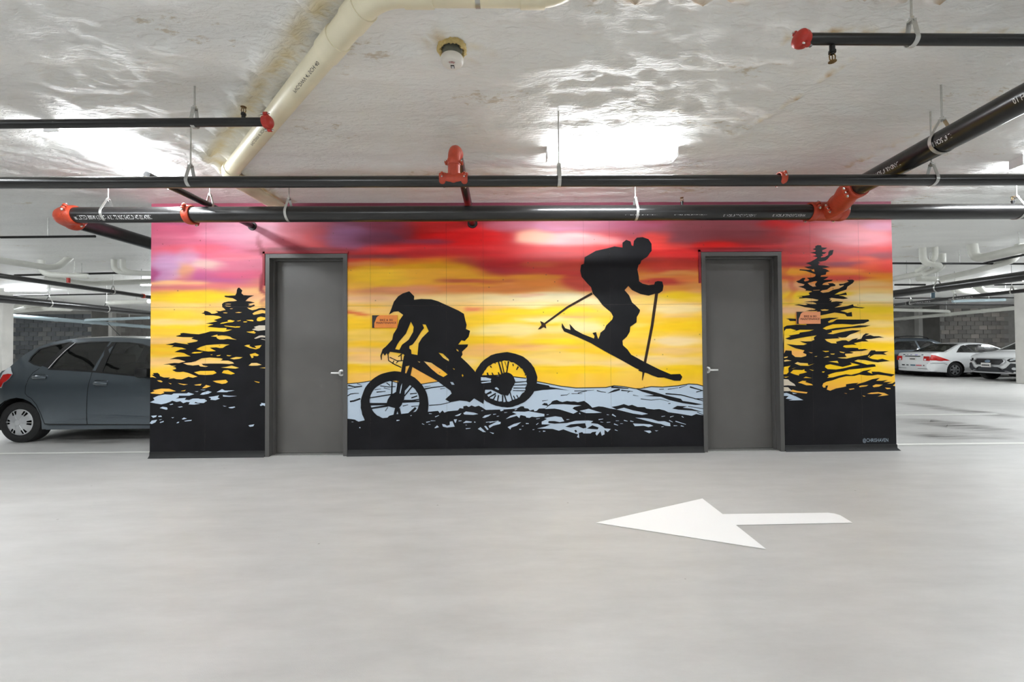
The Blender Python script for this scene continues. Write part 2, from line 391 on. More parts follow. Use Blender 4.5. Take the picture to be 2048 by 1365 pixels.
# concrete blocks of the back wall, one object each where the photograph shows them
blk = MB().box(-.194, .194, 0, .05, -.094, .094, 0.006)
proto_me = []
for q in M['block'] + M['block_dark']:
    me = bpy.data.meshes.new('block'); me.from_pydata([tuple(v) for v in blk.v], [], blk.f); me.materials.append(q); proto_me.append(me)
def blocks(x0, x1, y, z0, z1, dark):
    n = 0; row = int(z0/0.203)
    while row*0.203 < z1:
        off = 0.2 if row % 2 else 0.0
        i = math.ceil((x0-off)/0.406)
        while i*0.406+off < x1:
            if i*0.406+off+.4 > x1+.21: break
            k = random.choice((4, 5, 6, 4, 5)) if dark else random.choice((0, 0, 1, 1, 2, 2, 3))
            o = bpy.data.objects.new('concrete_block', proto_me[k]); o.location = (i*0.406+off+.2, y-0.0+random.uniform(-.004, .004), row*0.203+.1); link(o, wb); n += 1; i += 1
        row += 1
    return n
nb = blocks(-22.9, XC_L-.03, YB, 1.0, 2.95, True)
nb += blocks(XC_R+.02, 23.6, YB, 1.2, 2.95, False)
# blocks beyond those: joined courses
def block_rest(x0, x1, y, z0, z1, mt):
    b = MB(); row = int(round(z0/0.203))
    while row*0.203 < z1:
        off = 0.2 if row % 2 else 0.0; i = math.ceil((x0-off)/0.406)
        while i*0.406+off+.4 <= x1+.02:
            cx = i*0.406+off+.2; cz = row*0.203+.1
            b.box(cx-.196, cx+.196, y, y+.05, cz-.096, cz+.096); i += 1
        row += 1
    o = b.build('block_courses', mt, wb); tag(o, kind='stuff'); return o
block_rest(XC_L+.3, -14, YR, 0.2, 3.0, M['block'][1]); block_rest(15, XC_R-.9, YR, 0.2, 3.0, M['block'][2])

# ---- two big concrete columns
for (px, py, nm, lb) in ((27, 800, -1, 'pale square concrete column at the left edge behind the grey hatchback'), (2030, 769.5, 1, 'pale square concrete column at the right edge in front of the white crossover')):
    p = at_z(px, 769.5 if nm > 0 else 783, 0)
    x0 = p.x if nm > 0 else p.x-.75; y0 = 13.6
    if nm < 0: x0 = at_y(27, 700, 13.9).x-.75
    else: x0 = at_y(2030, 700, 13.9).x
    o = MB().box(x0, x0+.75, y0, y0+.3, 0, CEIL+.05, 0.02).build('concrete_column', M['conc']); tag(o, lb, 'column')

# ================================================================== MURAL WALL
XL, XR = at_y(299.5, 910, WALL_Y).x, at_y(1793, 900, WALL_Y).x
D1 = (at_y(531, 800, WALL_Y).x, at_y(695, 800, WALL_Y).x); D2 = (at_y(1406, 800, WALL_Y).x, at_y(1567, 800, WALL_Y).x); DH = 2.545
LAST_ROLL = math.tan(ROLL)
def wp(px, py):        # pixel of the photograph -> point on the wall plane (x, z)
    p = at_y(px, py, WALL_Y); return (p.x, p.z)
def lerp(a, b, t): return a + (b-a)*t
BASE = [(415, (132, 62, 80)), (445, (150, 60, 72)), (470, (186, 44, 50)), (500, (200, 26, 28)), (530, (206, 60, 30)), (550, (232, 140, 40)), (575, (240, 160, 80)), (598, (252, 205, 140)), (625, (252, 200, 90)), (650, (252, 200, 20)), (680, (252, 205, 90)), (705, (252, 200, 30)), (725, (253, 215, 140)), (750, (252, 196, 20)), (775, (250, 195, 80)), (800, (250, 190, 80))]
# soft paint strokes: cx, cy, rx, ry, colour, strength
ST = [
 # left panel
 (400, 450, 190, 130, (196, 96, 122), 1.0), (400, 520, 190, 60, (204, 104, 130), 1.0), (340, 455, 60, 14, (186, 78, 108), .8), (360, 445, 40, 6, (150, 70, 110), .6),
 (480, 460, 70, 30, (214, 150, 172), .8), (380, 500, 70, 8, (222, 96, 112), .8), (470, 512, 50, 7, (226, 118, 134), .7), (330, 525, 34, 18, (190, 150, 190), .8), (370, 522, 26, 22, (196, 156, 184), .7),
 (415, 530, 34, 10, (216, 180, 170), .9), (362, 545, 22, 16, (214, 150, 104), .8), (310, 555, 24, 16, (156, 66, 116), .9), (430, 556, 70, 12, (176, 80, 130), .9), (480, 550, 60, 8, (206, 76, 110), .7), (330, 548, 20, 20, (190, 150, 186), .7),
 (345, 567, 70, 5, (244, 190, 130), .9), (450, 572, 90, 5, (226, 120, 110), .6), (380, 595, 90, 12, (252, 214, 30), .9), (500, 582, 50, 8, (248, 196, 130), .8), (350, 612, 60, 7, (250, 208, 120), .7), (320, 630, 60, 8, (252, 204, 50), .7), (350, 645, 80, 6, (251, 206, 150), .8), (310, 660, 60, 5, (252, 196, 60), .7), (320, 680, 60, 6, (250, 200, 140), .7), (310, 690, 30, 4, (252, 190, 40), .8), (330, 706, 40, 4, (252, 190, 60), .6), (340, 725, 90, 9, (250, 200, 130), .8), (360, 755, 90, 10, (250, 196, 90), .8),
 (528, 540, 6, 60, (120, 20, 40), .8),
 # middle left: dusk over the bike
 (740, 460, 90, 22, (128, 72, 100), .9), (700, 478, 60, 22, (140, 90, 130), .8), (790, 450, 60, 14, (130, 40, 62), .8), (770, 475, 60, 10, (110, 46, 70), .7), (880, 455, 70, 26, (190, 6, 10), 1.0), (930, 470, 80, 26, (224, 16, 20), .9), (850, 484, 50, 7, (136, 60, 90), .7), (800, 498, 70, 9, (214, 30, 34), .9), (900, 508, 160, 8, (180, 8, 14), .9), (740, 512, 70, 5, (120, 40, 50), .8),
 (850, 545, 150, 26, (238, 170, 10), 1.0), (740, 556, 70, 24, (252, 196, 10), 1.0), (940, 552, 70, 18, (240, 168, 20), 1.0), (720, 528, 60, 4, (226, 140, 80), .7), (820, 520, 60, 5, (230, 130, 40), .6),
 (960, 524, 60, 10, (176, 60, 50), .8), (1020, 536, 70, 16, (178, 36, 44), 1.0), (1060, 520, 90, 22, (196, 24, 30), 1.0), (930, 562, 50, 4, (196, 84, 40), .9), (1000, 563, 60, 4, (210, 96, 50), .7), (960, 578, 130, 9, (236, 138, 60), .9), (780, 580, 90, 8, (236, 150, 100), .9), (720, 570, 40, 8, (250, 186, 60), .8),
 (900, 598, 130, 9, (252, 214, 140), .9), (1040, 600, 80, 12, (252, 226, 170), .9), (730, 598, 60, 6, (248, 190, 140), .8), (720, 611, 50, 3, (248, 192, 60), .8), (705, 627, 26, 4, (222, 90, 40), .9), (760, 622, 60, 5, (252, 206, 120), .7), (952, 620, 18, 4, (226, 90, 60), .9), (1000, 620, 80, 4, (244, 180, 110), .6), (1040, 622, 60, 6, (254, 212, 20), .9), (1010, 640, 60, 10, (253, 208, 20), .9), (1010, 660, 70, 12, (253, 226, 150), .9), (730, 650, 60, 14, (253, 200, 10), .9), (730, 665, 60, 6, (250, 206, 110), .6), (740, 688, 60, 5, (253, 196, 10), .8), (730, 702, 60, 6, (251, 200, 130), .9), (745, 716, 60, 8, (251, 196, 130), .8), (730, 736, 70, 7, (254, 200, 10), .9), (760, 752, 70, 6, (250, 196, 120), .7), (840, 745, 40, 14, (248, 176, 90), .8),
 (960, 682, 70, 10, (253, 204, 10), .9), (1000, 695, 70, 6, (246, 180, 110), .8), (1070, 690, 30, 4, (240, 166, 110), .8), (960, 705, 60, 8, (248, 190, 120), .8), (1000, 735, 40, 16, (252, 200, 20), .8), (1085, 700, 40, 8, (252, 210, 120), .7),
 # centre / skier
 (1120, 452, 90, 12, (190, 110, 140), 1.0), (1180, 445, 90, 10, (178, 96, 120), .8), (1120, 478, 90, 13, (246, 176, 176), 1.0), (1060, 474, 40, 14, (250, 180, 150), .9), (1190, 484, 70, 9, (244, 150, 150), .9), (1010, 452, 50, 10, (186, 100, 120), .8), (1270, 455, 110, 12, (160, 76, 104), .9), (1330, 470, 90, 18, (150, 76, 90), .9), (1300, 478, 40, 14, (236, 70, 60), .8), (1340, 492, 70, 8, (236, 66, 58), .9), (1400, 462, 70, 30, (130, 66, 74), .8),
 (1110, 512, 90, 8, (180, 34, 36), .9), (1120, 535, 90, 14, (206, 60, 44), .9), (1090, 530, 40, 7, (220, 110, 60), .6), (1140, 552, 60, 9, (200, 40, 36), .9), (1080, 556, 60, 5, (236, 150, 30), .9), (1095, 568, 60, 8, (240, 140, 50), .9), (1160, 566, 36, 12, (206, 60, 44), .9), (1170, 578, 30, 5, (224, 80, 64), .8),
 (1110, 596, 80, 10, (253, 236, 190), 1.0), (1060, 592, 30, 4, (246, 180, 140), .6), (1120, 622, 80, 6, (253, 220, 40), .9), (1150, 604, 60, 6, (253, 234, 180), .8), (1060, 610, 50, 5, (253, 230, 160), .8), (1110, 640, 80, 7, (253, 230, 160), .9), (1160, 637, 30, 3, (244, 180, 110), .8), (1180, 643, 40, 3, (253, 220, 60), .8), (1110, 660, 80, 8, (253, 224, 150), .8), (1170, 655, 40, 12, (252, 228, 170), .9), (1110, 684, 60, 6, (253, 218, 20), .9), (1090, 697, 80, 4, (250, 190, 110), .7), (1120, 712, 90, 6, (253, 212, 120), .8), (1150, 738, 110, 9, (254, 206, 10), .95), (1200, 758, 160, 9, (252, 204, 110), .9), (1090, 725, 60, 6, (252, 214, 130), .8),
 (1330, 520, 70, 6, (150, 60, 60), .6), (1370, 512, 50, 10, (220, 40, 40), .9), (1350, 535, 60, 12, (216, 60, 50), .8), (1330, 552, 50, 4, (230, 140, 70), .9), (1370, 548, 40, 5, (236, 160, 80), .8), (1330, 565, 60, 6, (206, 50, 40), .9), (1385, 560, 30, 8, (236, 130, 60), .8), (1350, 578, 50, 6, (240, 150, 50), .8),
 (1360, 592, 50, 8, (253, 208, 10), 1.0), (1300, 600, 40, 10, (252, 214, 100), .8), (1380, 603, 40, 5, (252, 206, 40), .8), (1350, 620, 60, 8, (252, 224, 160), .9), (1350, 632, 40, 4, (247, 200, 130), .7), (1290, 650, 50, 5, (252, 214, 120), .7), (1360, 656, 60, 9, (254, 204, 10), 1.0), (1290, 668, 40, 8, (253, 210, 60), .8), (1360, 684, 60, 9, (252, 222, 170), .9), (1350, 702, 60, 8, (251, 204, 130), .9), (1330, 718, 70, 5, (252, 216, 150), .8), (1370, 740, 60, 9, (254, 206, 10), 1.0), (1280, 745, 40, 8, (251, 206, 90), .7), (1385, 726, 30, 6, (252, 212, 120), .7),
 # right panel
 (1600, 455, 80, 12, (206, 40, 44), .9), (1560, 450, 30, 10, (206, 6, 12), .8), (1680, 462, 90, 16, (214, 106, 118), .9), (1760, 452, 40, 10, (190, 110, 140), .9), (1720, 478, 80, 14, (220, 120, 132), .95), (1600, 482, 50, 8, (206, 70, 80), .8), (1500, 480, 80, 8, (150, 50, 56), .7), (1480, 460, 70, 16, (140, 66, 74), .9), (1430, 490, 40, 8, (226, 30, 26), .9),
 (1600, 502, 90, 7, (176, 8, 18), 1.0), (1740, 505, 70, 8, (184, 36, 50), .9), (1770, 512, 36, 8, (140, 50, 60), .9), (1620, 516, 90, 8, (206, 34, 34), .9), (1610, 529, 50, 5, (170, 24, 34), .9), (1690, 530, 40, 6, (140, 36, 56), .95), (1720, 520, 30, 5, (220, 80, 50), .8), (1750, 536, 36, 10, (214, 70, 36), .8), (1780, 535, 24, 14, (206, 50, 40), .8),
 (1590, 543, 40, 5, (242, 160, 10), 1.0), (1690, 542, 40, 4, (238, 140, 60), .9), (1670, 550, 40, 4, (236, 130, 30), .9), (1700, 556, 60, 6, (224, 74, 62), .95), (1600, 556, 40, 5, (232, 110, 50), .9), (1770, 553, 40, 5, (238, 140, 30), .9), (1770, 562, 40, 5, (240, 160, 50), .8), (1590, 572, 40, 8, (246, 180, 130), .9), (1720, 570, 70, 6, (248, 200, 130), .9), (1740, 586, 60, 8, (252, 214, 130), .9), (1590, 592, 40, 9, (252, 208, 20), .9), (1680, 590, 30, 6, (253, 212, 40), .9), (1760, 598, 60, 8, (253, 234, 190), .95), (1580, 608, 30, 6, (252, 208, 50), .8), (1720, 608, 60, 5, (252, 214, 110), .8), (1590, 622, 40, 7, (248, 196, 150), .9), (1760, 620, 60, 9, (254, 214, 30), 1.0), (1720, 636, 60, 9, (252, 204, 60), .9), (1750, 648, 60, 6, (252, 216, 140), .9), (1750, 662, 60, 6, (250, 198, 90), .9), (1740, 675, 60, 6, (252, 220, 160), .9), (1590, 665, 36, 12, (254, 210, 20), .95), (1740, 693, 60, 7, (254, 206, 10), 1.0), (1600, 690, 40, 6, (252, 204, 60), .8), (1730, 708, 60, 6, (250, 200, 110), .9), (1600, 708, 40, 7, (248, 180, 100), .9), (1760, 716, 50, 6, (253, 204, 20), .9), (1690, 735, 80, 12, (254, 206, 10), 1.0), (1590, 740, 40, 10, (254, 200, 20), .9), (1700, 762, 90, 10, (250, 186, 100), .95), (1590, 768, 40, 8, (250, 190, 90), .9), (1680, 785, 80, 8, (248, 176, 70), .9),
 (1576, 540, 8, 60, (200, 60, 40), .4),
 (612, 500, 100, 5, (120, 18, 36), .9), (1484, 499, 96, 4, (130, 12, 20), .8),
]
def sky(P):
    """P: photo-pixel coords (n,2) -> linear rgb"""
    n = len(P); wob = np.zeros(n); wob2 = np.zeros(n); st = np.zeros(n)
    for i in range(n):
        x, y = P[i]
        wob[i] = mnoise.fractal((x/95, y/26, 1.5), 0.7, 2, 2); wob2[i] = mnoise.fractal((x/70, y/30, 7.5), 0.7, 2, 2); st[i] = mnoise.fractal((x/60, y/5, 3.3), 0.7, 2, 2)
    y = P[:, 1] + wob*4.5; x = P[:, 0] + wob2*20
    ys = [b[0] for b in BASE]; C = np.stack([np.interp(y, ys, [b[1][k] for b in BASE]) for k in range(3)], 1)
    for (cx, cy, rx, ry, c, a) in ST:
        dx = np.abs((x-cx)/rx); dy = np.abs((y-cy)/ry)
        w = np.clip((1.45-(dx**2.4+dy**2.2)**(1/2.3))/0.95, 0, 1); w = w*w*(3-2*w)*a
        C = C*(1-w[:, None]) + np.array(c, float)*w[:, None]
    C = np.clip(C*(1+0.045*st[:, None]), 0, 255)/255.0
    return np.where(C <= .04045, C/12.92, ((C+.055)/1.055)**2.4)
def mural_material():
    mt, t, b, N, L = nt('mural_sky_paint')
    at = N.new('ShaderNodeAttribute'); at.attribute_name = 'paint'
    tc = N.new('ShaderNodeTexCoord')
    v = N.new('ShaderNodeTexVoronoi'); v.inputs['Scale'].default_value = 7.0; L.new(tc.outputs['Object'], v.inputs['Vector'])
    lt = N.new('ShaderNodeMath'); lt.operation = 'LESS_THAN'; lt.inputs[1].default_value = 0.06; L.new(v.outputs['Distance'], lt.inputs[0])
    ml = N.new('ShaderNodeMath'); ml.operation = 'MULTIPLY'; ml.inputs[1].default_value = 0.55; L.new(lt.outputs[0], ml.inputs[0])
    mx = N.new('ShaderNodeMix'); mx.data_type = 'RGBA'; L.new(ml.outputs[0], mx.inputs['Factor']); L.new(at.outputs['Color'], mx.inputs['A']); mx.inputs['B'].default_value = lin((90, 50, 40))
    L.new(mx.outputs['Result'], b.inputs['Base Color']); b.inputs['Roughness'].default_value = 0.42; b.inputs['Specular IOR Level'].default_value = 0.4
    n = N.new('ShaderNodeTexNoise'); n.inputs['Scale'].default_value = 5; n.inputs['Detail'].default_value = 8; L.new(tc.outputs['Object'], n.inputs['Vector'])
    bp = N.new('ShaderNodeBump'); bp.inputs['Strength'].default_value = 0.12; bp.inputs['Distance'].default_value = 0.02; L.new(n.outputs['Fac'], bp.inputs['Height']); L.new(bp.outputs[0], b.inputs['Normal'])
    return mt
MURAL = mural_material()
def to_px(x, y, z):
    d = Vector((x, y, z-CAM_H)); zz = d.dot(AX_F); return (1024+F_PX*d.dot(AX_R)/zz, 682.5-F_PX*d.dot(AX_U)/zz)
def mural_wall():
    step = 0.024
    def lin_s(a, b): return list(np.linspace(a, b, max(2, int(round((b-a)/step))+1))[:-1])
    xs = lin_s(XL, D1[0])+lin_s(D1[0], D1[1])+lin_s(D1[1], D2[0])+lin_s(D2[0], D2[1])+lin_s(D2[1], XR)+[XR]
    zs = list(np.linspace(0, 1.0, 5)[:-1]) + lin_s(1.0, DH) + lin_s(DH, CEIL+.05)+[CEIL+.05]
    nx, nz = len(xs), len(zs); V = [(x, WALL_Y, z) for z in zs for x in xs]; Fc = []
    def inop(i, j):
        cx = (xs[i]+xs[i+1])/2; cz = (zs[j]+zs[j+1])/2
        return cz < DH and (D1[0] < cx < D1[1] or D2[0] < cx < D2[1])
    for j in range(nz-1):
        for i in range(nx-1):
            if not inop(i, j): Fc.append((j*nx+i, j*nx+i+1, (j+1)*nx+i+1, (j+1)*nx+i))
    PX = np.array([to_px(*v) for v in V]); C = sky(PX)
    T = 0.2; n = len(V)
    def quad(a, b, c, d, col):
        nonlocal V, C
        k = len(V); V += [a, b, c, d]; C = np.vstack([C, np.tile(np.array(lin(col)[:3]), (4, 1))]); Fc.append((k, k+1, k+2, k+3))
    y0, y1 = WALL_Y, WALL_Y+T; H = CEIL+.05
    quad((XL, y1, 0), (XL, y0, 0), (XL, y0, H), (XL, y1, H), (150, 148, 144)); quad((XR, y0, 0), (XR, y1, 0), (XR, y1, H), (XR, y0, H), (150, 148, 144))
    for (a, b) in ((XL, D1[0]), (D1[1], D2[0]), (D2[1], XR)): quad((b, y1, 0), (a, y1, 0), (a, y1, H), (b, y1, H), (150, 148, 144))
    for D in (D1, D2):
        quad((D[1], y1, DH), (D[0], y1, DH), (D[0], y1, H), (D[1], y1, H), (150, 148, 144))
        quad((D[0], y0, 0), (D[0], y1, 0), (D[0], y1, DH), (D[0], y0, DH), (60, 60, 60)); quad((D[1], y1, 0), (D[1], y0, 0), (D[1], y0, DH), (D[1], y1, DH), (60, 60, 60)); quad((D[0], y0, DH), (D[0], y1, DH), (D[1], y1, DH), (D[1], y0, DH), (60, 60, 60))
    o = meshobj('wall_middle', V, Fc, MURAL); tag(o, kind='structure')
    ca = o.data.color_attributes.new('paint', 'FLOAT_COLOR', 'POINT'); ca.data.foreach_set('color', np.column_stack([C, np.ones(len(C))]).astype(np.float32).ravel())
    return o
mural = mural_wall()
# the plain sides of the room behind the painted wall
for nm, b in (('side_wall', (-3.9, -3.7, WALL_Y+.2, 10.5, 0, CEIL)), ('side_wall', (4.55, 4.75, WALL_Y+.2, 10.5, 0, CEIL)), ('rear_wall', (-3.9, 4.75, 10.5, 10.7, 0, CEIL))):
    MB().box(*b).build(nm, M['conc'], mural)

# painted figures, flat on the wall
CROPS = {'TA': (395, 570, 11.372), 'TB': (295, 660, 6.824), 'RA': (1560, 480, 8.533), 'RB': (1560, 630, 7.583), 'B': (700, 560, 4.55), 'K': (1060, 460, 4.2647), 'S': (690, 740, 5.535), 'Q': (1040, 740, 5.535), 'P': (0, 0, 1)}
def cv(crop, pts):
    x0, y0, s = CROPS[crop]
    out = []
    for x, y in pts:
        X, Z = wp(x0+x/s, y0+y/s)
        for e in (XL, D1[0], D1[1], D2[0], D2[1], XR):
            if abs(X-e) < .013: X = e       # paint that reaches the edge of its wall panel
        out.append((max(XL, min(XR, X)), max(0.0, Z)))
    return out
def paint(name, loops, mt, off, label=None):
    V, T = fill(loops)
    T = [t if ((V[t[1]][0]-V[t[0]][0])*(V[t[2]][1]-V[t[0]][1]) - (V[t[1]][1]-V[t[0]][1])*(V[t[2]][0]-V[t[0]][0])) > 0 else (t[0], t[2], t[1]) for t in T]
    o = meshobj(name, [(x, WALL_Y-off, z) for x, z in V], T, mt, mural)
    if label: o['label'] = label
    return o
def union(name, polys, mt, off, label=None):
    """several (possibly overlapping) simple polygons in one flat mesh, no even-odd between them"""
    vs = []; fs = []
    for k, lp in enumerate(polys):
        V, T = fill([lp]); n = len(vs); vs += [(x, WALL_Y-off-0.00002*(k % 5), z) for x, z in V]
        for t in T:
            a, b, c = (V[i] for i in t)
            fs.append(tuple(i+n for i in (t if (b[0]-a[0])*(c[1]-a[1])-(b[1]-a[1])*(c[0]-a[0]) > 0 else (t[0], t[2], t[1]))))
    o = meshobj(name, vs, fs, mt, mural)
    if label: o['label'] = label
    return o
def ell(cx, cy, rx, ry, n=48, jag=0.0):
    return [(cx+rx*math.cos(a)*(1+jag*random.uniform(-1, 1)), cy+ry*math.sin(a)*(1+jag*random.uniform(-1, 1))) for a in [2*math.pi*k/n for k in range(n)]]
EDGE_L, EDGE_R = 299.5, 1793
def vpix(x, y):  # small helper: photo pixel loop
    return (x, y)

# ---- left spruce
lt = cv('TB', [(28,650),(75,648),(125,660),(60,618),(90,610),(72,592),(140,588),(165,610),(170,632),(225,652),(312,652),(285,672),(360,662),(400,675),(470,678),(530,655),(560,642),(620,655),(685,640),(560,590),(490,572),(440,578),(390,575),(338,550),(392,535),(385,515),(345,505),(395,492),(330,490),(300,476),(218,475),(300,462),(370,452),(430,455),(520,432),(430,405),(380,400),(300,402),(380,378),(410,370),(480,367),(592,362),(540,340),(500,318),(440,308),(368,305),(400,290),(450,270),(530,265),(470,243),(370,232),(322,240),(360,215),(248,203),(330,188),(380,175),(480,190),(562,200),(540,183),(600,175),(675,160),(690,145),(600,122),(630,102),(480,100),(400,92),(390,85),(455,68),(448,50),(490,42),(600,55),(700,62),(780,45),(860,22)])
lt += cv('TA', [(400,1060),(600,1070),(700,1050),(790,1020),(650,1020),(665,985),(500,980),(380,970),(225,955),(290,925),(365,905),(270,888),(178,882),(330,855),(452,832),(370,802),(460,775),(552,745),(480,710),(350,695),(172,692),(158,662),(88,652),(150,630),(160,592),(220,600),(290,630),(320,660),(390,655),(470,630),(450,615),(408,592),(520,600),(600,580),(642,578),(610,540),(565,510),(558,440),(600,402),(700,380),(820,375),(902,362),(850,330),(800,305),(720,295),(632,280),(612,258),(630,246),(700,250),(860,240),(888,190),(898,110),(922,72),(950,62),(978,88),(1022,130),(1000,190),(1050,235),(1160,242),(1288,243),(1180,290),(1130,330),(1095,370),(1200,378),(1308,405),(1200,425),(1150,435),(1190,455),(1150,480),(1230,470),(1288,448),(1312,475),(1200,525),(1130,515),(1178,557),(1250,580),(1340,560),(1400,533),(1480,525),(1530,533)])
lt += cv('P', [(530.5, 916), (300.5, 917), (300, 760)])
lh = [cv('TA', h) for h in [
 [(630,437),(690,430),(770,435),(750,445),(650,445)],[(620,470),(660,478),(770,485),(740,495),(660,490)],[(735,540),(810,538),(790,550),(750,552)],[(580,632),(640,627),(690,640),(660,650),(600,645)],[(855,630),(940,617),(1015,628),(960,640),(880,638)],
 [(510,885),(560,860),(700,835),(680,810),(740,795),(850,822),(800,850),(680,860),(600,880),(530,888)],[(890,825),(980,805),(990,815),(930,830)],[(1040,840),(1080,832),(1140,840),(1100,855),(1050,852)],[(1105,800),(1240,795),(1275,810),(1270,832),(1200,825),(1140,812)],[(600,925),(680,932),(820,945),(980,945),(960,970),(860,975),(720,955),(640,945)],
 [(1110,1070),(1200,1062),(1300,1045),(1290,1070),(1330,1085),(1300,1110),(1180,1092)],[(305,1175),(380,1150),(455,1130),(460,1160),(550,1150),(660,1160),(740,1180),(790,1215),(895,1250),(780,1240),(680,1230),(600,1245),(500,1245),(450,1220),(430,1185)],
 [(1250,655),(1300,620),(1400,580),(1460,568),(1528,590),(1528,655),(1480,645),(1400,665),(1280,685)],[(1345,790),(1370,745),(1440,725),(1528,745),(1528,790),(1420,830),(1360,825)]]]
lh += [cv('TB', h) for h in [
 [(665,265),(720,235),(800,210),(920,200),(1020,195),(1120,202),(1070,220),(1030,248),(990,250),(940,240),(850,245),(935,292),(830,297),(740,285)],[(595,320),(640,302),(760,300),(720,318),(640,325)],[(855,340),(890,335),(880,347)],[(940,352),(1000,342),(990,355),(950,360)],[(1080,345),(1150,350),(1120,362),(1085,358)],[(1125,392),(1210,370),(1300,375),(1260,395),(1180,405)],
 [(485,455),(600,445),(660,430),(740,390),(850,378),(1000,388),(1030,400),(1000,420),(1100,420),(1160,440),(1185,460),(1120,468),(1020,462),(860,462),(740,465),(760,485),(830,500),(790,508),(720,500),(700,480),(620,488),(540,478)],
 [(1000,515),(1080,505),(1150,488),(1250,520),(1200,532),(1110,525)],[(635,580),(720,562),(910,560),(945,590),(890,612),(790,618),(700,612)],[(1015,590),(1040,555),(1100,550),(1195,598),(1140,612),(1070,600)],[(890,700),(960,692),(1070,682),(1100,710),(1070,732),(1020,740),(940,722)],[(130,690),(180,690),(210,708),(190,718),(150,705)],[(285,725),(330,735),(320,745)],[(415,728),(480,738),(555,745),(500,757),(440,742)],[(635,752),(700,742),(740,738),(725,762),(660,760)],[(745,800),(800,752),(865,770),(800,795)],[(455,835),(525,820),(510,838),(470,840)],
 [(36,862),(100,838),(75,825),(190,803),(300,805),(390,838),(320,845),(215,845),(232,862),(180,880),(60,872)],[(1320,218),(1360,205),(1400,205),(1390,220),(1430,240),(1490,252),(1460,222),(1560,208),(1530,250),(1480,268),(1400,250)],[(1395,335),(1470,315),(1525,345),(1500,360),(1440,355),(1450,375),(1425,390)],[(1380,488),(1420,455),(1490,452),(1560,478),(1500,490),(1420,492)],[(1530,522),(1600,512),(1600,527)],[(1455,700),(1535,715),(1520,725),(1475,712)]]]
paint('painted_spruce', [lt]+lh, M['mural_black'], 0.0015, 'broad black spruce silhouette left of the left door')
snow = [[(50,990),(100,960),(80,930),(150,900),(240,882),(330,888),(360,870),(540,868),(560,855),(640,880),(570,900),(480,900),(430,900),(430,920),(390,940),(530,930),(510,955),(570,960),(620,940),(700,938),(720,945),(780,945),(815,970),(770,1000),(690,998),(660,985),(640,1000),(720,1010),(640,1022),(565,1018),(580,990),(540,985),(490,1002),(450,975),(400,985),(340,968),(310,985),(250,1005),(190,1018),(110,1005)],
 [(720,885),(750,860),(830,835),(880,850),(830,875),(760,888)],[(720,820),(800,817),(770,827)],[(645,842),(700,840),(680,848)],[(945,852),(1020,810),(1060,830),(1190,828),(1100,845),(1090,852)],[(835,918),(900,910),(980,895),(960,925),(990,940),(930,962),(860,955),(870,935)],[(1030,890),(1100,900),(1225,905),(1120,915),(1035,912)],[(300,1020),(345,1008),(355,1017),(320,1027)],[(170,1068),(210,1050),(270,1060),(278,1085),(260,1092)],[(415,1053),(470,1045),(485,1053),(440,1062)],[(1030,1035),(1085,1045),(1050,1048)],[(1105,1060),(1190,1048),(1200,1058),(1160,1072),(1125,1070)],
 [(50,1175),(130,1168),(120,1190),(80,1202)],[(150,1175),(190,1170),(200,1190),(150,1190)],[(325,1198),(365,1195),(350,1207)],[(470,1220),(500,1198),(540,1212),(490,1225)],[(500,1245),(550,1235),(608,1230),(600,1242),(520,1252)],[(395,1275),(415,1258),(438,1257),(420,1275)],[(160,1228),(205,1220),(175,1233)],[(170,1262),(225,1243),(222,1260),(175,1272)],[(45,1275),(60,1240),(135,1228),(110,1265),(60,1287)],[(1535,1025),(1560,1010),(1550,998),(1600,1005),(1600,1045),(1580,1030),(1545,1040)],[(1380,1308),(1400,1300),(1460,1290),(1445,1318),(1400,1325)]]
union('painted_snow', [cv('TB', s) for s in snow], M['mural_snow'], 0.0032, 'small pale blue snow patches under the left spruce')
cream = [cv('TA', s) for s in [[(1285,960),(1400,925),(1528,925),(1528,1030),(1380,1050),(1240,1018),(1330,985)],[(1290,1220),(1400,1160),(1470,1150),(1528,1165),(1528,1200),(1440,1195),(1330,1230)],[(1435,1235),(1480,1230),(1528,1250),(1528,1262)]]]
cream += [cv('RB', s) for s in [[(60,975),(120,980),(150,1010),(215,1050),(235,1080),(120,1070),(60,1075)],[(60,1095),(120,1100),(150,1130),(180,1150),(120,1160),(60,1160)]]]
union('painted_branch_gap', cream, M['mural_cream'], 0.0034, 'cream gaps between the spruce branches')

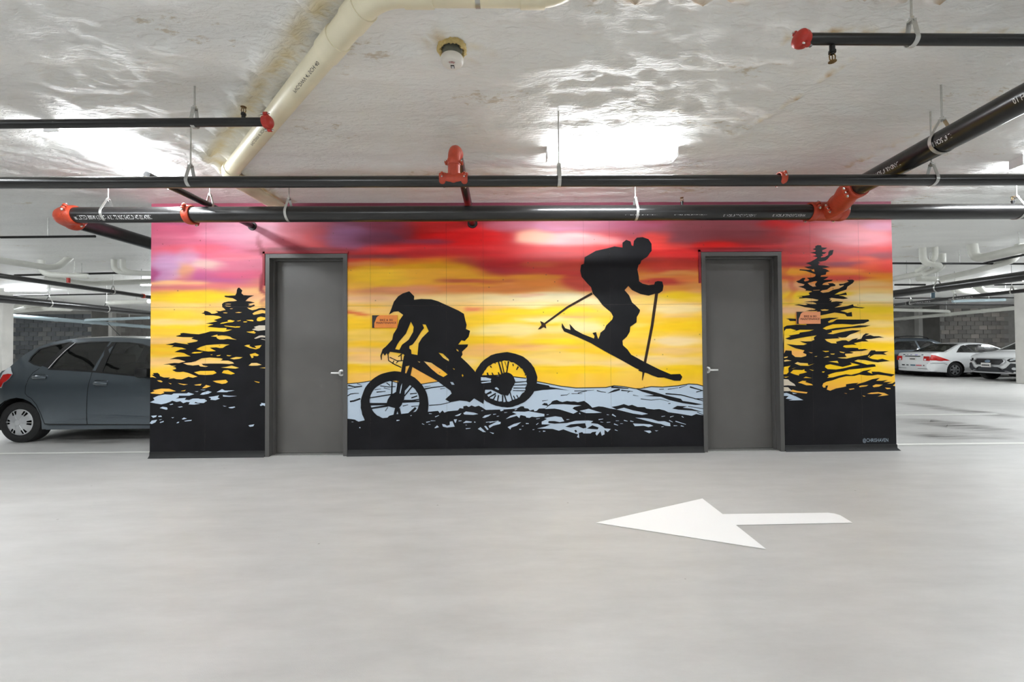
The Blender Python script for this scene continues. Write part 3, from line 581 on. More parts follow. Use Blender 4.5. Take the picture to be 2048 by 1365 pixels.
# ---- right fir
rt = cv('RB', [(56,240),(56,190),(100,165),(250,150),(400,155),(400,140),(240,138),(240,95),(150,95),(130,72),(90,60),(150,55),(240,62)])
rt += cv('RA', [(290,1340),(300,1245),(600,1240),(640,1215),(440,1215),(500,1200),(580,1197),(612,1185),(540,1165),(420,1150),(340,1125),(238,1110),(320,1100),(420,1115),(470,1108),(430,1088),(540,1098),(620,1098),(610,1080),(560,1065),(400,1063),(500,1050),(640,1042),(655,1025),(560,1005),(440,995),(322,1002),(330,985),(385,980),(370,968),(272,965),(420,955),(490,945),(510,935),(485,915),(500,900),(545,888),(535,876),(480,870),(428,868),(445,850),(400,825),(308,797),(400,785),(420,760),(360,745),(310,735),(272,708),(330,690),(355,670),(385,652),(430,650),(430,668),(405,690),(420,712),(480,700),(500,680),(470,660),(450,650),(560,640),(600,622),(608,590),(520,560),(440,532),(325,520),(340,503),(480,512),(545,500),(480,490),(408,460),(480,455),(540,445),(500,420),(436,400),(520,375),(600,330),(640,303),(610,290),(558,275),(620,262),(600,240),(512,218),(600,205),(610,180),(556,160),(605,140),(600,110),(640,90),(700,95),(710,130),(808,135),(770,160),(720,180),(720,205),(798,213),(760,240),(710,250),(740,268),(700,285),(700,302),(760,295),(820,260),(825,215),(850,180),(912,172),(895,250),(850,280),(820,320),(780,355),(700,372),(650,375),(690,395),(650,412),(660,435),(760,440),(852,465),(780,480),(720,485),(780,500),(848,535),(790,552),(780,595),(700,608),(690,632),(830,632),(780,665),(740,682),(905,682),(880,705),(780,727),(740,742),(720,770),(840,772),(815,742),(900,740),(945,765),(940,790),(870,800),(800,850),(720,862),(685,885),(730,905),(830,892),(900,855),(1000,835),(1080,790),(1090,772),(1020,785),(1000,755),(1080,750),(1170,715),(1138,685),(1240,680),(1268,700),(1240,740),(1150,800),(1130,850),(1010,890),(930,935),(1020,930),(1125,898),(1142,940),(1000,950),(1080,965),(1162,1000),(1080,1012),(960,1002),(880,990),(835,1003),(870,1012),(840,1035),(885,1035),(870,1062),(960,1050),(1080,1060),(1050,1085),(1000,1098),(1058,1105),(1000,1130),(930,1157),(1050,1145),(1150,1130),(1245,1100),(1255,1132),(1350,1150),(1452,1157),(1400,1170),(1260,1158),(1140,1187),(1030,1215),(1100,1230),(1150,1250),(1222,1232),(1232,1310),(1140,1307),(1110,1270),(1000,1250),(930,1242),(800,1270),(680,1292),(695,1330)])
rt += cv('RB', [(612,62),(750,45),(892,45),(830,65),(770,78),(725,105),(740,122),(800,110),(860,70),(1100,72),(1340,72),(1352,95),(1270,130),(1100,148),(950,140),(800,145),(700,178),(648,208),(700,228),(850,200),(1080,180),(1200,160),(1372,162),(1290,185),(1180,197),(1080,202),(850,232),(780,243),(790,262),(718,288),(800,295),(900,270),(1000,250),(1100,235),(1224,238),(1150,270),(1060,300),(1000,342),(940,347),(875,338),(905,357),(800,362),(678,370),(710,402),(780,432),(860,435),(848,410),(940,387),(1000,387),(1040,405),(1100,370),(1182,353),(1160,377),(1230,365),(1260,310),(1300,282),(1355,290),(1290,320),(1370,308),(1420,325),(1500,325),(1580,345),(1500,347),(1380,367),(1290,372),(1342,405),(1240,405),(1118,432),(1165,457),(1100,452),(970,465),(952,485),(1000,502),(1100,500),(1180,505),(1190,525),(1290,518),(1334,530),(1240,550),(1150,552),(1050,562),(1115,572),(1090,587),(990,590),(985,608),(1010,640),(940,645),(868,650),(930,662),(1010,665),(1100,645),(1200,630),(1330,605),(1360,560),(1380,540),(1440,540),(1450,555),(1644,553),(1570,580),(1622,610),(1530,600),(1430,602),(1380,627),(1348,652),(1400,672),(1480,682),(1550,668),(1664,700),(1560,712),(1480,722),(1400,712),(1290,687),(1180,680),(1125,702),(1200,722),(1320,757),(1400,750),(1440,755),(1452,785),(1340,800),(1200,817),(1050,832),(960,857),(850,872),(780,892),(720,915),(742,930),(715,957),(800,950),(900,922),(1000,902),(1080,912),(1200,882),(1260,852),(1388,828),(1320,865),(1400,897),(1388,863),(1500,865),(1600,885),(1744,905),(1690,937),(1600,920),(1480,907),(1400,922),(1320,922),(1200,907),(1130,927),(1000,932),(900,957),(800,992),(700,1017),(655,1040),(640,1080),(660,1107),(690,1102),(690,1075),(728,1072),(708,1135),(760,1152),(850,1117),(960,1097),(1000,1087),(1000,1055),(1100,1040),(1192,1033),(1155,1057),(1280,1022),(1400,977),(1515,958),(1455,1002),(1540,1002),(1635,990),(1565,1022),(1704,1018),(1620,1047),(1700,1042),(1758,1015)])
rt += cv('P', [(1792.2, 898), (1569.5, 903), (1566, 700)])
rh = [cv('RA', h) for h in [[(530,512),(580,500),(590,545),(560,540)],[(470,740),(600,705),(635,710),(600,750),(600,780),(618,795),(560,800),(510,775)],[(560,860),(680,853),(670,862),(570,865)],[(690,1195),(760,1185),(835,1195),(800,1210),(720,1212)]]]
rh += [cv('RB', h) for h in [[(640,548),(740,548),(740,560),(690,567)],[(760,590),(830,588),(820,603),(780,603)],[(900,555),(990,570),(960,582),(915,572)],[(660,650),(720,628),(750,640),(690,648)],[(430,565),(500,575),(470,583)],[(515,632),(565,625),(550,637)],[(635,862),(680,858),(665,877),(640,875)],[(735,710),(870,698),(890,735),(820,722)],[(680,795),(690,765),(760,750),(850,770),(950,790),(1050,765),(1090,750),(1060,725),(1212,760),(1080,785),(950,815),(850,830),(720,825)],[(1195,1085),(1230,1072),(1340,1065),(1310,1085),(1210,1100)],[(1400,1080),(1450,1055),(1560,1060),(1500,1090),(1420,1100)],[(1040,1125),(1120,1115),(1130,1125),(1060,1140)],[(1590,1105),(1670,1110),(1680,1125),(1620,1130)],[(970,1187),(1020,1195),(1000,1198)],[(1245,1222),(1300,1235),(1270,1242)],[(1320,1200),(1380,1180),(1480,1172),(1580,1185),(1650,1218),(1480,1240),(1550,1210),(1500,1195),(1400,1203)],[(1330,640),(1355,610),(1365,620),(1345,645)],[(1710,1075),(1752,1045),(1752,1085)],
 [(60,250),(90,215),(160,210),(245,235),(175,262),(300,228),(515,228),(440,250),(300,270),(290,290),(125,318),(160,330),(78,362),(150,382),(260,360),(400,335),(555,312),(510,345),(520,380),(470,402),(380,405),(300,398),(340,420),(410,440),(360,460),(250,460),(95,445),(190,490),(240,510),(370,540),(345,575),(400,600),(395,625),(320,645),(230,640),(180,600),(175,545),(85,540),(60,590)],
 [(60,640),(120,632),(110,650),(64,660)],[(60,690),(100,680),(175,697),(64,712)],[(220,740),(265,715),(300,728),(420,735),(430,765),(525,740),(430,775),(310,772)],[(60,790),(160,772),(125,810),(130,870),(100,900),(60,905)],[(170,820),(240,803),(200,817)],[(155,880),(200,835),(340,838),(370,825),(370,850),(410,870),(360,885),(290,900),(285,922),(220,905)],[(440,825),(515,843),(490,850)],[(60,945),(135,938),(90,955)],[(355,958),(390,938),(485,960)],[(270,1030),(340,1000),(400,1005),(380,1020),(480,1050),(500,1070),(400,1070),(330,1045)],[(190,1135),(260,1155),(420,1175),(400,1195),(250,1180),(150,1164)]]]
paint('painted_fir', [rt]+rh, M['mural_black'], 0.0015, 'tall ragged black fir silhouette right of the right door')
union('painted_snow', [cv('RB', s) for s in [[(60,1230),(60,1190),(100,1185),(240,1240),(350,1295),(130,1300),(190,1285),(85,1272),(130,1232)],[(180,1180),(260,1195),(200,1200)]]], M['mural_snow'], 0.0032, 'pale blue snow wedge at the foot of the right fir')

# ---- snowfield, dark ground
top = cv('P', [(694.5,768)]) + cv('S', [(25,157),(150,145),(270,125),(450,108),(640,160),(830,160),(1020,130),(1180,108),(1400,85),(1560,64)]) + cv('B', [(1200,872),(1300,868),(1440,885),(1600,893)]) + cv('Q', [(190,130),(300,152),(450,182),(620,202),(760,200),(950,197),(1040,177),(1150,187),(1280,210),(1330,210),(1450,187),(1580,192),(1750,177),(1870,157),(1960,162),(2030,180)])
paint('painted_snowfield', [top + cv('P', [(1406.3,845),(1100,850),(694.5,850)])], M['mural_snow'], 0.0010, 'pale blue grey snowfield between the two doors')
gt = cv('P', [(694.8,838)]) + cv('S', [(60,545),(110,552),(150,575),(215,560),(260,520),(330,490),(350,515),(420,535),(470,530),(490,510),(560,490),(620,490),(700,480),(790,462),(860,470),(930,465),(1030,455),(1050,480),(1080,450),(1100,475),(1140,460),(1250,450),(1270,425),(1310,430),(1310,405),(1345,398),(1370,412),(1400,395),(1440,410),(1480,398),(1515,415),(1560,445),(1760,440),(1900,430),(1945,405)])
gt += cv('Q', [(40,405),(50,425),(90,430),(110,452),(150,440),(160,460),(185,455),(210,430),(280,428),(305,400),(240,388),(268,368),(300,372),(310,392),(340,372),(355,350),(380,340),(410,335),(440,350),(470,358),(520,346),(560,352),(600,350),(640,360),(710,345),(760,380),(800,420),(870,405),(920,410),(1000,430),(1070,440),(1012,412),(1080,400),(1150,380),(1200,398),(1240,388),(1300,412),(1380,415),(1400,430),(1480,440),(1540,435),(1600,450),(1640,470),(1750,485),(1900,510),(1950,490),(2028,505)])
gt += cv('P', [(1406.3, 907), (694.8, 913)])
paint('painted_ground', [gt], M['mural_black'], 0.0018, 'black ground band below the snowfield')
fl = [cv('Q', s) for s in [[(345,385),(480,382),(680,395),(600,412),(580,430),(640,462),(590,487),(480,452),(440,440),(380,430),(275,435),(315,402)],[(0,470),(100,460),(270,490),(270,515),(180,525),(130,520),(100,535),(70,515),(0,500)],[(660,455),(760,432),(850,460),(905,475),(820,480),(730,480)],[(1070,440),(1150,420),(1250,450),(1330,465),(1415,488),(1350,500),(1250,485)],[(1275,530),(1380,535),(1450,545),(1530,570),(1600,570),(1660,590),(1665,625),(1610,620),(1560,600),(1500,590),(1400,565)],[(1250,595),(1380,600),(1440,605),(1475,622),(1420,635),(1370,620),(1270,625)],[(1370,675),(1440,672),(1455,690),(1430,703)],[(1490,672),(1530,672),(1510,682)],
 [(190,650),(280,630),(340,605),(240,605),(240,575),(300,545),(270,535),(390,515),(460,525),(490,570),(440,580),(380,568),(320,568),(310,582),(380,598),(520,590),(620,565),(760,562),(810,568),(780,590),(860,600),(910,625),(940,650),(1005,655),(970,690),(935,665),(935,715),(905,730),(890,680),(850,730),(835,710),(845,685),(800,690),(780,705),(700,705),(690,690),(650,700),(655,755),(630,745),(645,715),(560,690),(480,660),(430,675),(360,655)]]]
fl += [cv('S', s) for s in [[(120,560),(170,562),(150,572)],[(990,645),(1020,615),(1040,635),(1000,648)],[(1075,600),(1105,605),(1130,620),(1160,612),(1160,575),(1190,570),(1215,630),(1130,640),(1085,630)],[(1205,550),(1240,548),(1225,590),(1215,580)],[(1215,510),(1290,480),(1270,505),(1240,513)],[(1310,480),(1340,462),(1430,475),(1475,490),(1420,500),(1320,495)],[(1305,590),(1340,565),(1405,575),(1400,585)],[(1355,305),(1380,305),(1400,314),(1430,312),(1400,327),(1370,320)],[(1520,530),(1550,505),(1620,492),(1590,515),(1545,533)],[(1470,655),(1500,635),(1560,690),(1530,690)],[(1540,625),(1560,620),(1590,660),(1575,668)],[(1590,620),(1690,570),(1725,580),(1720,600),(1640,620),(1600,645)],[(1600,690),(1650,700),(1640,712)],[(1715,445),(1750,435),(1755,450),(1725,460)],[(1780,545),(1830,510),(1900,490),(1850,470),(1870,462),(1990,465),(2040,458),(2040,530),(2010,530),(1990,500),(1940,505),(1930,535),(1900,510)],[(1800,635),(1870,600),(1950,580),(1900,620),(1840,640),(1830,662)],[(450,610),(455,570),(485,560),(470,600)],[(530,595),(545,565),(560,595)],[(568,590),(572,555),(605,555),(600,590)],[(625,555),(650,560),(655,578),(635,580)]]]
def dots(crop, L): return [cv(crop, stroke2d([(a, b), (c, d)], w, w*0.5)) for a, b, c, d, w in L]
fl += dots('Q', [(655,480,668,490,12),(1020,495,1060,518,16),(870,552,920,545,9),(890,578,920,582,6),(960,583,1000,580,7),(1040,600,1085,615,12),(1150,560,1190,570,10),(1220,567,1255,575,10),(1050,665,1080,675,9),(960,497,985,500,6),(1565,518,1605,512,7),(1660,524,1700,512,8),(1790,515,1810,530,10),(1650,560,1690,580,9),(1720,570,1835,605,10),(1565,632,1590,628,6),(1700,620,1740,620,8),(1780,620,1812,628,12),(255,680,280,680,14),(140,664,160,662,6),(210,685,225,684,5),(65,595,90,595,9),(22,625,38,625,5),(0,662,14,660,9),(180,608,205,590,8),(515,552,545,550,7),(295,498,318,496,6),(180,545,220,538,6),(1060,565,1095,565,5),(1110,597,1140,597,5)])
fl += dots('S', [(75,578,95,578,5),(160,638,172,645,14),(672,520,695,512,18),(725,508,752,506,10),(775,500,795,497,6),(930,485,962,487,8),(998,522,1040,505,10),(848,595,878,607,9),(900,582,942,573,12),(950,565,1000,565,7),(925,605,948,605,6),(1258,567,1290,565,9),(1430,578,1445,582,14),(1335,612,1350,612,6),(1338,652,1388,648,10),(1510,455,1530,453,5),(1640,495,1672,490,8),(1648,440,1668,438,5),(1680,516,1705,512,6),(1560,582,1640,572,7),(1600,585,1700,565,8),(1765,475,1795,472,6),(1880,445,1905,437,10),(1930,660,1952,658,12),(2005,596,2035,596,12),(1962,622,1978,622,5),(488,358,505,360,14),(498,376,510,378,12),(512,402,525,406,12),(495,392,502,396,8)])
union('painted_snow', fl, M['mural_snow'], 0.0030, 'scattered pale blue snow flecks on the black ground')
bk = [cv('Q', s) for s in [[(500,630),(560,605),(640,597),(720,592),(735,640),(700,650),(640,625),(560,640)],[(740,650),(800,615),(870,640),(860,660),(780,655)],[(312,590),(330,568),(370,572),(440,585),(380,597)],[(600,670),(620,665),(632,685),(615,697)]]]
union('painted_rock', bk, M['mural_black'], 0.0042, 'black hollows inside the snow flecks')
def strk(crop, L): return [cv(crop, stroke2d(p, w, w*(t if t else 1))) for p, w, t in L]
sk = [cv('Q', s) for s in [[(185,150),(320,175),(330,190),(420,205),(545,230),(400,215),(250,225),(150,240),(150,150)],[(965,262),(1040,222),(1100,208),(1110,225),(1060,240),(990,257)],[(1280,212),(1400,225),(1500,250),(1600,280),(1780,322),(1800,345),(1900,360),(2025,385),(1940,390),(1800,370),(1650,335),(1560,300),(1370,290),(1480,280),(1350,242)],[(1685,430),(1740,400),(1850,405),(1800,420),(1900,432),(2025,470),(1900,452),(1750,442)]]]
sk += strk('Q', [([(450,285),(520,278),(550,260)],9,.3),([(570,265),(690,265)],7,.6),([(600,235),(720,232),(820,226)],9,.4),([(640,260),(690,245),(740,235)],9,.6),([(850,230),(900,245),(950,250)],10,.6),([(1120,228),(1250,240)],14,.3),([(1190,252),(1220,235)],9,.5),([(1010,192),(1200,208)],20,.4),([(1610,265),(1780,278),(1900,310),(2030,345)],14,.6),([(1335,322),(1450,337),(1550,325),(1650,350)],8,.5),([(1860,405),(2027,432)],7,1),([(1880,190),(2020,232)],16,.6),([(1760,200),(1850,170)],9,.4),([(1635,217),(1750,200)],8,.5),([(1540,217),(1592,215)],7,1),([(1950,248),(2025,228)],9,1),([(1930,322),(2027,322)],10,1),([(245,345),(310,336)],8,.4),([(1250,280),(1310,292)],7,.4),([(1640,375),(1665,373)],8,1),([(1960,470),(2027,500)],8,1)])
sk += strk('S', [([(40,172),(110,190),(190,182)],14,.5),([(30,215),(110,197),(190,187)],9,.4),([(28,290),(60,270),(110,262),(155,262)],14,.4),([(55,352),(100,345),(172,320)],18,1),([(135,155),(185,172)],8,.5),([(875,215),(960,198),(1110,180)],16,.6),([(880,190),(950,180)],8,.5),([(1055,212),(1112,205)],7,.5),([(930,395),(1060,385),(1165,360)],10,.7),([(390,178),(480,190),(560,187)],9,1),([(350,248),(450,240)],12,.5),([(430,200),(500,218)],7,.5),([(330,222),(400,212)],8,.5),([(720,268),(795,260)],12,.8),([(735,312),(800,290)],14,1),([(650,340),(740,340),(822,328)],14,.9),([(640,402),(700,388)],10,.6),([(735,407),(812,400)],9,.7),([(460,145),(500,175)],10,1),([(30,300),(30,240)],4,1)])
union('painted_rock', sk, M['mural_black'], 0.0024, 'thin black rock streaks on the snowfield')
ol = stroke2d([(694.6+0,768)]+[(690+x/5.535, 740+y/5.535) for x, y in [(150,146),(270,127),(450,108),(640,160),(830,162),(1020,132),(1180,110)]], 1.5)
ol2 = stroke2d([(962,752),(1000,751),(1052,757)], 1.8)
ol3 = stroke2d([(1040+x/5.535, 740+y/5.535) for x, y in [(190,130),(300,152),(450,182),(620,202),(760,200),(950,197),(1040,177),(1150,187),(1280,210),(1330,210),(1450,187),(1580,192),(1750,177),(1870,157),(1960,162),(2026,180)]], 1.7)
union('painted_ridge_line', [cv('P', ol), cv('P', ol2), cv('P', ol3)], M['mural_black'], 0.0026, 'black ridge line along the top of the snowfield')

# ---- mountain biker
rider = [(355,318),(400,290),(440,287),(485,320),(450,370),(430,440),(395,495),(385,545),(335,600),(298,632),(278,690),(284,732),(291,728),(290,690),(302,668),(318,692),(336,668),(345,690),(365,655),(480,672),(512,700),(500,790),(545,780),(640,835),(790,918),(880,985),(915,1010),(925,1035),(867,1088),(912,1115),(1000,1098),(1060,1105),(1090,1115),(1130,1080),(1215,1130),(1230,1000),(1170,880),(1130,825),(1070,760),(1010,705),(1025,680),(1020,655),(1070,608),(1075,588),(985,590),(1015,550),(1045,557),(1080,520),(1093,465),(1055,448),(1062,410),(1050,370),(1037,310),(987,280),(900,240),(800,195),(740,178),(650,175),(583,182),(585,150),(540,105),(480,125),(440,150),(400,200),(375,270)]
rholes = [[(555,382),(580,430),(575,475),(535,545),(510,565),(475,590),(450,638),(412,632),(430,590),(450,560),(510,490)],[(660,405),(690,408),(717,468),(655,530),(625,580),(615,685),(560,675),(558,640),(540,625),(542,602),(570,590),(605,545),(650,470),(675,440)],[(805,663),(845,672),(900,725),(900,742),(850,712)],[(967,628),(987,640),(989,655),(972,645)],[(935,803),(955,812),(947,820)],[(1022,858),(1034,870),(1027,885),(1017,872)],[(912,930),(937,932),(952,955),(927,955)],[(615,740),(640,748),(632,755)],[(672,742),(740,755),(790,790),(830,815),(890,862),(850,885),(800,860),(740,810)]]
paint('painted_rider', [cv('B', rider)]+[cv('B', h) for h in rholes], M['mural_black'], 0.0050, 'black mountain biker crouched over the handlebars')
fw_o, fw_i = ell(407,1135,308,302,60,0.008), ell(407,1103,226,184,50,0.012)
spk = [[(430,960),(460,880),(520,880),(545,960),(500,1010),(495,1080),(470,1140),(440,1175),(380,1160),(345,1150),(335,1120),(345,1090),(370,1050),(420,1020)]]
spk += [stroke2d(p, w, w1) for p, w, w1 in [([(180,1075),(430,1035)],9,10),([(182,1133),(350,1130)],24,18),([(195,1170),(350,1145)],14,18),([(385,915),(380,1040)],10,12),([(435,915),(430,1000)],6,6),([(430,1150),(395,1285)],30,22),([(440,1170),(470,1285)],30,20),([(640,1105),(480,1110)],12,20),([(345,1160),(322,1195)],5,5),([(250,1250),(300,1290)],30,50),([(560,770),(520,900)],24,50),([(505,690),(480,870)],26,40),([(600,1165),(500,1260)],20,30),([(570,965),(495,1060)],12,10)]]
spk += [stroke2d(p, w) for p, w in [([(345,660),(352,735),(402,768),(468,798)],9),([(362,705),(430,738),(505,735)],8),([(440,700),(480,672)],8),([(466,672),(468,738)],9),([(512,672),(508,745)],12),([(402,735),(388,762)],8),([(420,760),(440,740)],7)]]
union('painted_front_fork', [cv('B', s) for s in spk], M['mural_black'], 0.0053, 'black fork, hub and cables of the painted bike')
paint('painted_wheel', [cv('B', fw_o), cv('B', fw_i)], M['mural_black'], 0.0056, 'front wheel of the painted bike')
rw_o, rw_i = ell(1418,910,286,250,70,0.012), ell(1402,925,208,187,60,0.03)
paint('painted_wheel', [cv('B', rw_o), cv('B', rw_i)], M['mural_black'], 0.0056, 'rear wheel of the painted bike')
o_ = 637
rs = [[(555,872),(620,868),(700,875),(750,880),(790,862),(835,870),(840,960),(835,1000),(800,1055),(740,1045),(650,1000),(560,1000),(540,930)], ell(782,925,82,80,24,.05)]
rs += [stroke2d(p, w, w1) for p, w, w1 in [([(712,738),(755,885)],12,16),([(742,738),(772,880)],8,10),([(806,742),(785,870)],14,10),([(772,745),(790,800)],6,3),([(705,1110),(715,1050)],10,12),([(752,1115),(752,1050)],12,12),([(845,1110),(812,1000)],9,9),([(872,1100),(850,1055)],8,10),([(905,1095),(880,1050)],8,8),([(790,1118),(765,1040)],12,12),([(665,1095),(690,1050)],12,10),([(845,765),(850,785)],12,8),([(895,790),(878,820)],14,10),([(640,785),(652,800)],12,8),([(680,748),(686,765)],10,8),([(612,845),(620,870)],12,14),([(655,845),(668,875)],8,14),([(712,842),(725,872)],10,14),([(970,855),(955,870)],12,8),([(560,930),(650,925)],8,10),([(840,935),(975,925)],10,6),([(840,960),(975,955)],6,8),([(850,985),(970,985)],8,5),([(845,1008),(965,1010)],5,7),([(600,1045),(650,1020)],14,20),([(620,1075),(690,1035)],12,14),([(940,1040),(970,1020)],12,20)]]
union('painted_spoke', [cv('B', [(x+o_, y) for x, y in s]) for s in rs], M['mural_black'], 0.0053, 'hub and spokes of the painted rear wheel')
union('painted_snow', [cv('S', s) for s in [[(1505,82),(1560,85),(1620,100),(1610,120),(1505,120)],[(1505,140),(1615,125),(1615,140),(1515,150)],[(1657,200),(1680,193),(1705,215),(1700,225),(1665,212)],[(605,262),(620,180),(634,150),(628,200),(615,262)]]], M['mural_snow'], 0.0060, 'pale slivers seen through the painted bike')

# ---- skier
skier = [(880,140),(885,95),(910,68),(960,63),(1010,80),(1035,120),(1037,180),(1020,200),(1000,230),(950,262),(940,290),(925,300),(915,340),(927,400),(930,440),(960,460),(1010,472),(1058,467),(1065,445),(1090,437),(1127,442),(1137,480),(1130,520),(1100,542),(1060,547),(1010,562),(940,548),(870,515),(838,480),(806,515),(845,560),(870,620),(900,645),(938,685),(930,712),(910,745),(908,790),(855,827),(850,870),(825,912),(788,945),(792,985),(830,1020),(862,1065),(980,1130),(1100,1190),(1200,1233),(1280,1230),(1298,1255),(1282,1287),(1230,1287),(1140,1260),(1090,1260),(1040,1242),(995,1222),(960,1215),(922,1200),(930,1192),(900,1180),(780,1112),(640,1037),(520,967),(400,912),(290,867),(270,830),(272,795),(300,840),(345,855),(337,803),(385,855),(450,890),(545,927),(550,907),(532,880),(563,873),(572,905),(582,932),(595,900),(600,878),(635,850),(650,815),(700,765),(708,740),(690,705),(620,645),(575,585),(535,545),(520,490),(490,460),(440,402),(428,350),(435,300),(460,290),(465,235),(560,180),(660,158),(720,142),(788,152),(788,110),(820,86),(857,100),(865,132)]
paint('painted_skier', [cv('K', skier)], M['mural_black'], 0.0050, 'black skier silhouette leaping with bent knees')
union('painted_ski_pole', [cv('K', stroke2d([(530,543),(320,660),(112,812)], 20, 16)), cv('K', [(66,850),(98,812),(86,778),(110,788),(132,805),(139,842),(115,830),(90,847)]), cv('K', stroke2d([(1080,535),(1040,820),(978,1140)], 26, 22)), cv('K', stroke2d([(970,1200),(957,1285)], 22, 5))], M['mural_brown'], 0.0046, 'two dark brown ski poles')

# signature
def wall_text(name, s, px0, px1, py, mt, off, parent, label=None, h=None, slant=0.0):
    V, Fc = text_mesh(s, 1.0); x0 = min(v.x for v in V); x1 = max(v.x for v in V)
    a = wp(px0, py); b = wp(px1, py); k = (b[0]-a[0])/(x1-x0); kh = k if h is None else h/0.7
    o = meshobj(name, [(a[0]+(v.x-x0+slant*v.y)*k, WALL_Y-off, a[1]+v.y*kh) for v in V], Fc, mt, parent)
    if label: o['label'] = label
    return o
wall_text('painted_signature', '@CHRISHAVEN', 1725, 1776, 884.5, M['sig'], 0.0034, mural, 'thin grey hand-lettered signature', h=0.045)

# formwork joints in the concrete
jm, jt, jb, JN, JL = nt('formwork_joint')
jb.inputs['Base Color'].default_value = lin((92, 80, 76)); jb.inputs['Alpha'].default_value = 0.11; jb.inputs['Roughness'].default_value = 0.8
for px in (412, 741, 893, 967, 1168, 1220, 1622, 1719):
    x = at_y(px, 620, WALL_Y).x; MB().box(x-.0025, x+.0025, WALL_Y-.0072, WALL_Y-.006, 0.1, CEIL-.02).build('formwork_joint', jm, mural)
z = wp(1000, 611)[1]
for a, b in ((XL, D1[0]), (D1[1], D2[0]), (D2[1], XR)):
    MB().box(a, b, WALL_Y-.0078, WALL_Y-.0068, z-.004, z+.004).build('formwork_joint', jm, mural)
# the raised, painted rim around each door frame
rim = mat('painted_rim', (150, 24, 40), 0.5)
for D in (D1, D2):
    b = MB(); b.box(D[0]-.035, D[1]+.012, WALL_Y-.012, WALL_Y, DH+.004, DH+.03); b.box(D[0]-.035, D[0]-.008, WALL_Y-.012, WALL_Y, 2.15, DH+.03)
    o = b.build('painted_rim', rim, mural); o['label'] = 'dark red painted rim around the door frame'
# skirting
for i, (a, b) in enumerate(((XL, D1[0]), (D1[1], D2[0]), (D2[1], XR))):
    q = MB(); prof = [(0.0, 0.078), (-.006, .074), (-.008, .03), (-.03, .004), (-.034, 0)]
    e1 = .03 if i == 2 else 0; vs = []
    for x, s in ((a, 0), (b, 1)):
        for (y, zz) in prof: vs.append((x+(e1*(-y)/.034 if s else 0), WALL_Y+y, zz))
    n = len(prof); q.add(vs, [(k, k+n, k+n+1, k+1) for k in range(n-1)])
    tag(q.build('baseboard_%s' % ('left', 'middle', 'right')[i], M['base'], None, True), kind='structure')

# ================================================================== DOORS
def door(name, D, hinge_left, label):
    root = empty(name, ((D[0]+D[1])/2, WALL_Y, 0)); tag(root, label, 'door', kind='structure')
    w = (D[1]-D[0])/2; fw = .052; ys = .15
    fr = MB()
    for s in (-1, 1):
        a, b = sorted((s*w, s*(w-fw))); fr.box(a, b, -.012, ys+.05, 0, DH, .003)
        a, b = sorted((s*(w-fw+.002), s*(w-fw-.018))); fr.box(a, b, .07, .125, 0, DH-fw, .002)
    fr.box(-w+fw-.002, w-fw+.002, -.012, ys+.05, DH-fw, DH, .003); fr.box(-w+fw, w-fw, .07, .125, DH-fw-.018, DH-fw+.002, .002)
    fr.build('door_frame', M['frame'], root)
    lf = MB().box(-w+fw+.004, w-fw-.004, .135, .18, .012, DH-fw-.006, .003).build('door_leaf', M['door'], root)
    MB().box(-w+fw, w-fw, .02, .19, 0.0005, .009, .002).build('threshold', M['galv'], root)
    s = 1 if hinge_left else -1
    hx = s*(w-fw-.075); hz = 1.035
    hb = MB(); hb.lathe((hx, .135, hz), (0, -1, 0), [(0, .042), (.006, .043), (.011, .038), (.013, .026), (.03, .013), (.052, .012), (.056, 0)], 28)
    hb.tube([(hx, .088, hz), (hx-s*.02, .082, hz), (hx-s*.05, .08, hz), (hx-s*.112, .082, hz)], [.013, .014, .013, .012], 12)
    h = hb.build('lever_handle', M['chrome'], root, True); h['label'] = 'satin chrome lever handle'
    MB().box(hx-.006, hx+.006, .074, .079, hz-.002, hz+.002).build('keyhole', M['dark'], h)
    for zz in (.25, 1.25, 2.25):
        MB().tube([(-s*(w-fw-.002), .128, zz-.055), (-s*(w-fw-.002), .128, zz+.055)], .007, 10).build('hinge', M['frame'], root)
    return root
door('door_1', D1, True, 'left grey steel door in the painted wall, lever at its right edge')
door('door_2', D2, False, 'right grey steel door in the painted wall, lever at its left edge')

# ================================================================== PLAQUES
def plaque(px0, py0, px1, py1, mt, label):
    a = wp(px0, py1); b = wp(px1, py0); w = b[0]-a[0]; h = b[1]-a[1]
    root = empty('sign_plaque', (a[0], WALL_Y, a[1])); tag(root, label, 'sign')
    MB().box(0, w, -.016, -.0062, 0, h, .001).build('plate', mt, root)
    lp = [(0, 0), (.11*w, 0), (.085*w, .06*h), (.09*w, .4*h), (.14*w, .62*h), (.17*w, .8*h), (.22*w, .92*h), (.3*w, h), (0, h)]
    V, T = fill([lp]); c = meshobj('corner_print', [(x, -.0166, z) for x, z in V], [t if ((V[t[1]][0]-V[t[0]][0])*(V[t[2]][1]-V[t[0]][1]) - (V[t[1]][1]-V[t[0]][1])*(V[t[2]][0]-V[t[0]][0])) > 0 else t[::-1] for t in T], M['plaque_black'], root); c['label'] = 'black corner of the plaque'
    for s, x0, x1, z0 in (('BIKE & SKI', .31, .82, .54), ('MAINTENANCE', .165, .955, .32)):
        V, Fc = text_mesh(s); u0 = min(v.x for v in V); u1 = max(v.x for v in V); k = (x1-x0)*w/(u1-u0)
        # embolden a little by repeating the letters shifted
        vs = []; fs = []
        for dx, dz, dy in ((0, 0, 0), (.0012, 0, .00005), (0, .001, .0001), (.0012, .001, .00015)):
            n = len(vs); vs += [(x0*w+(v.x-u0)*k+dx, -.0167-dy, z0*h+v.y*k*1.0+dz) for v in V]; fs += [tuple(i+n for i in f) for f in Fc]
        meshobj('lettering', vs, fs, M['plaque_text'], root)
    return root
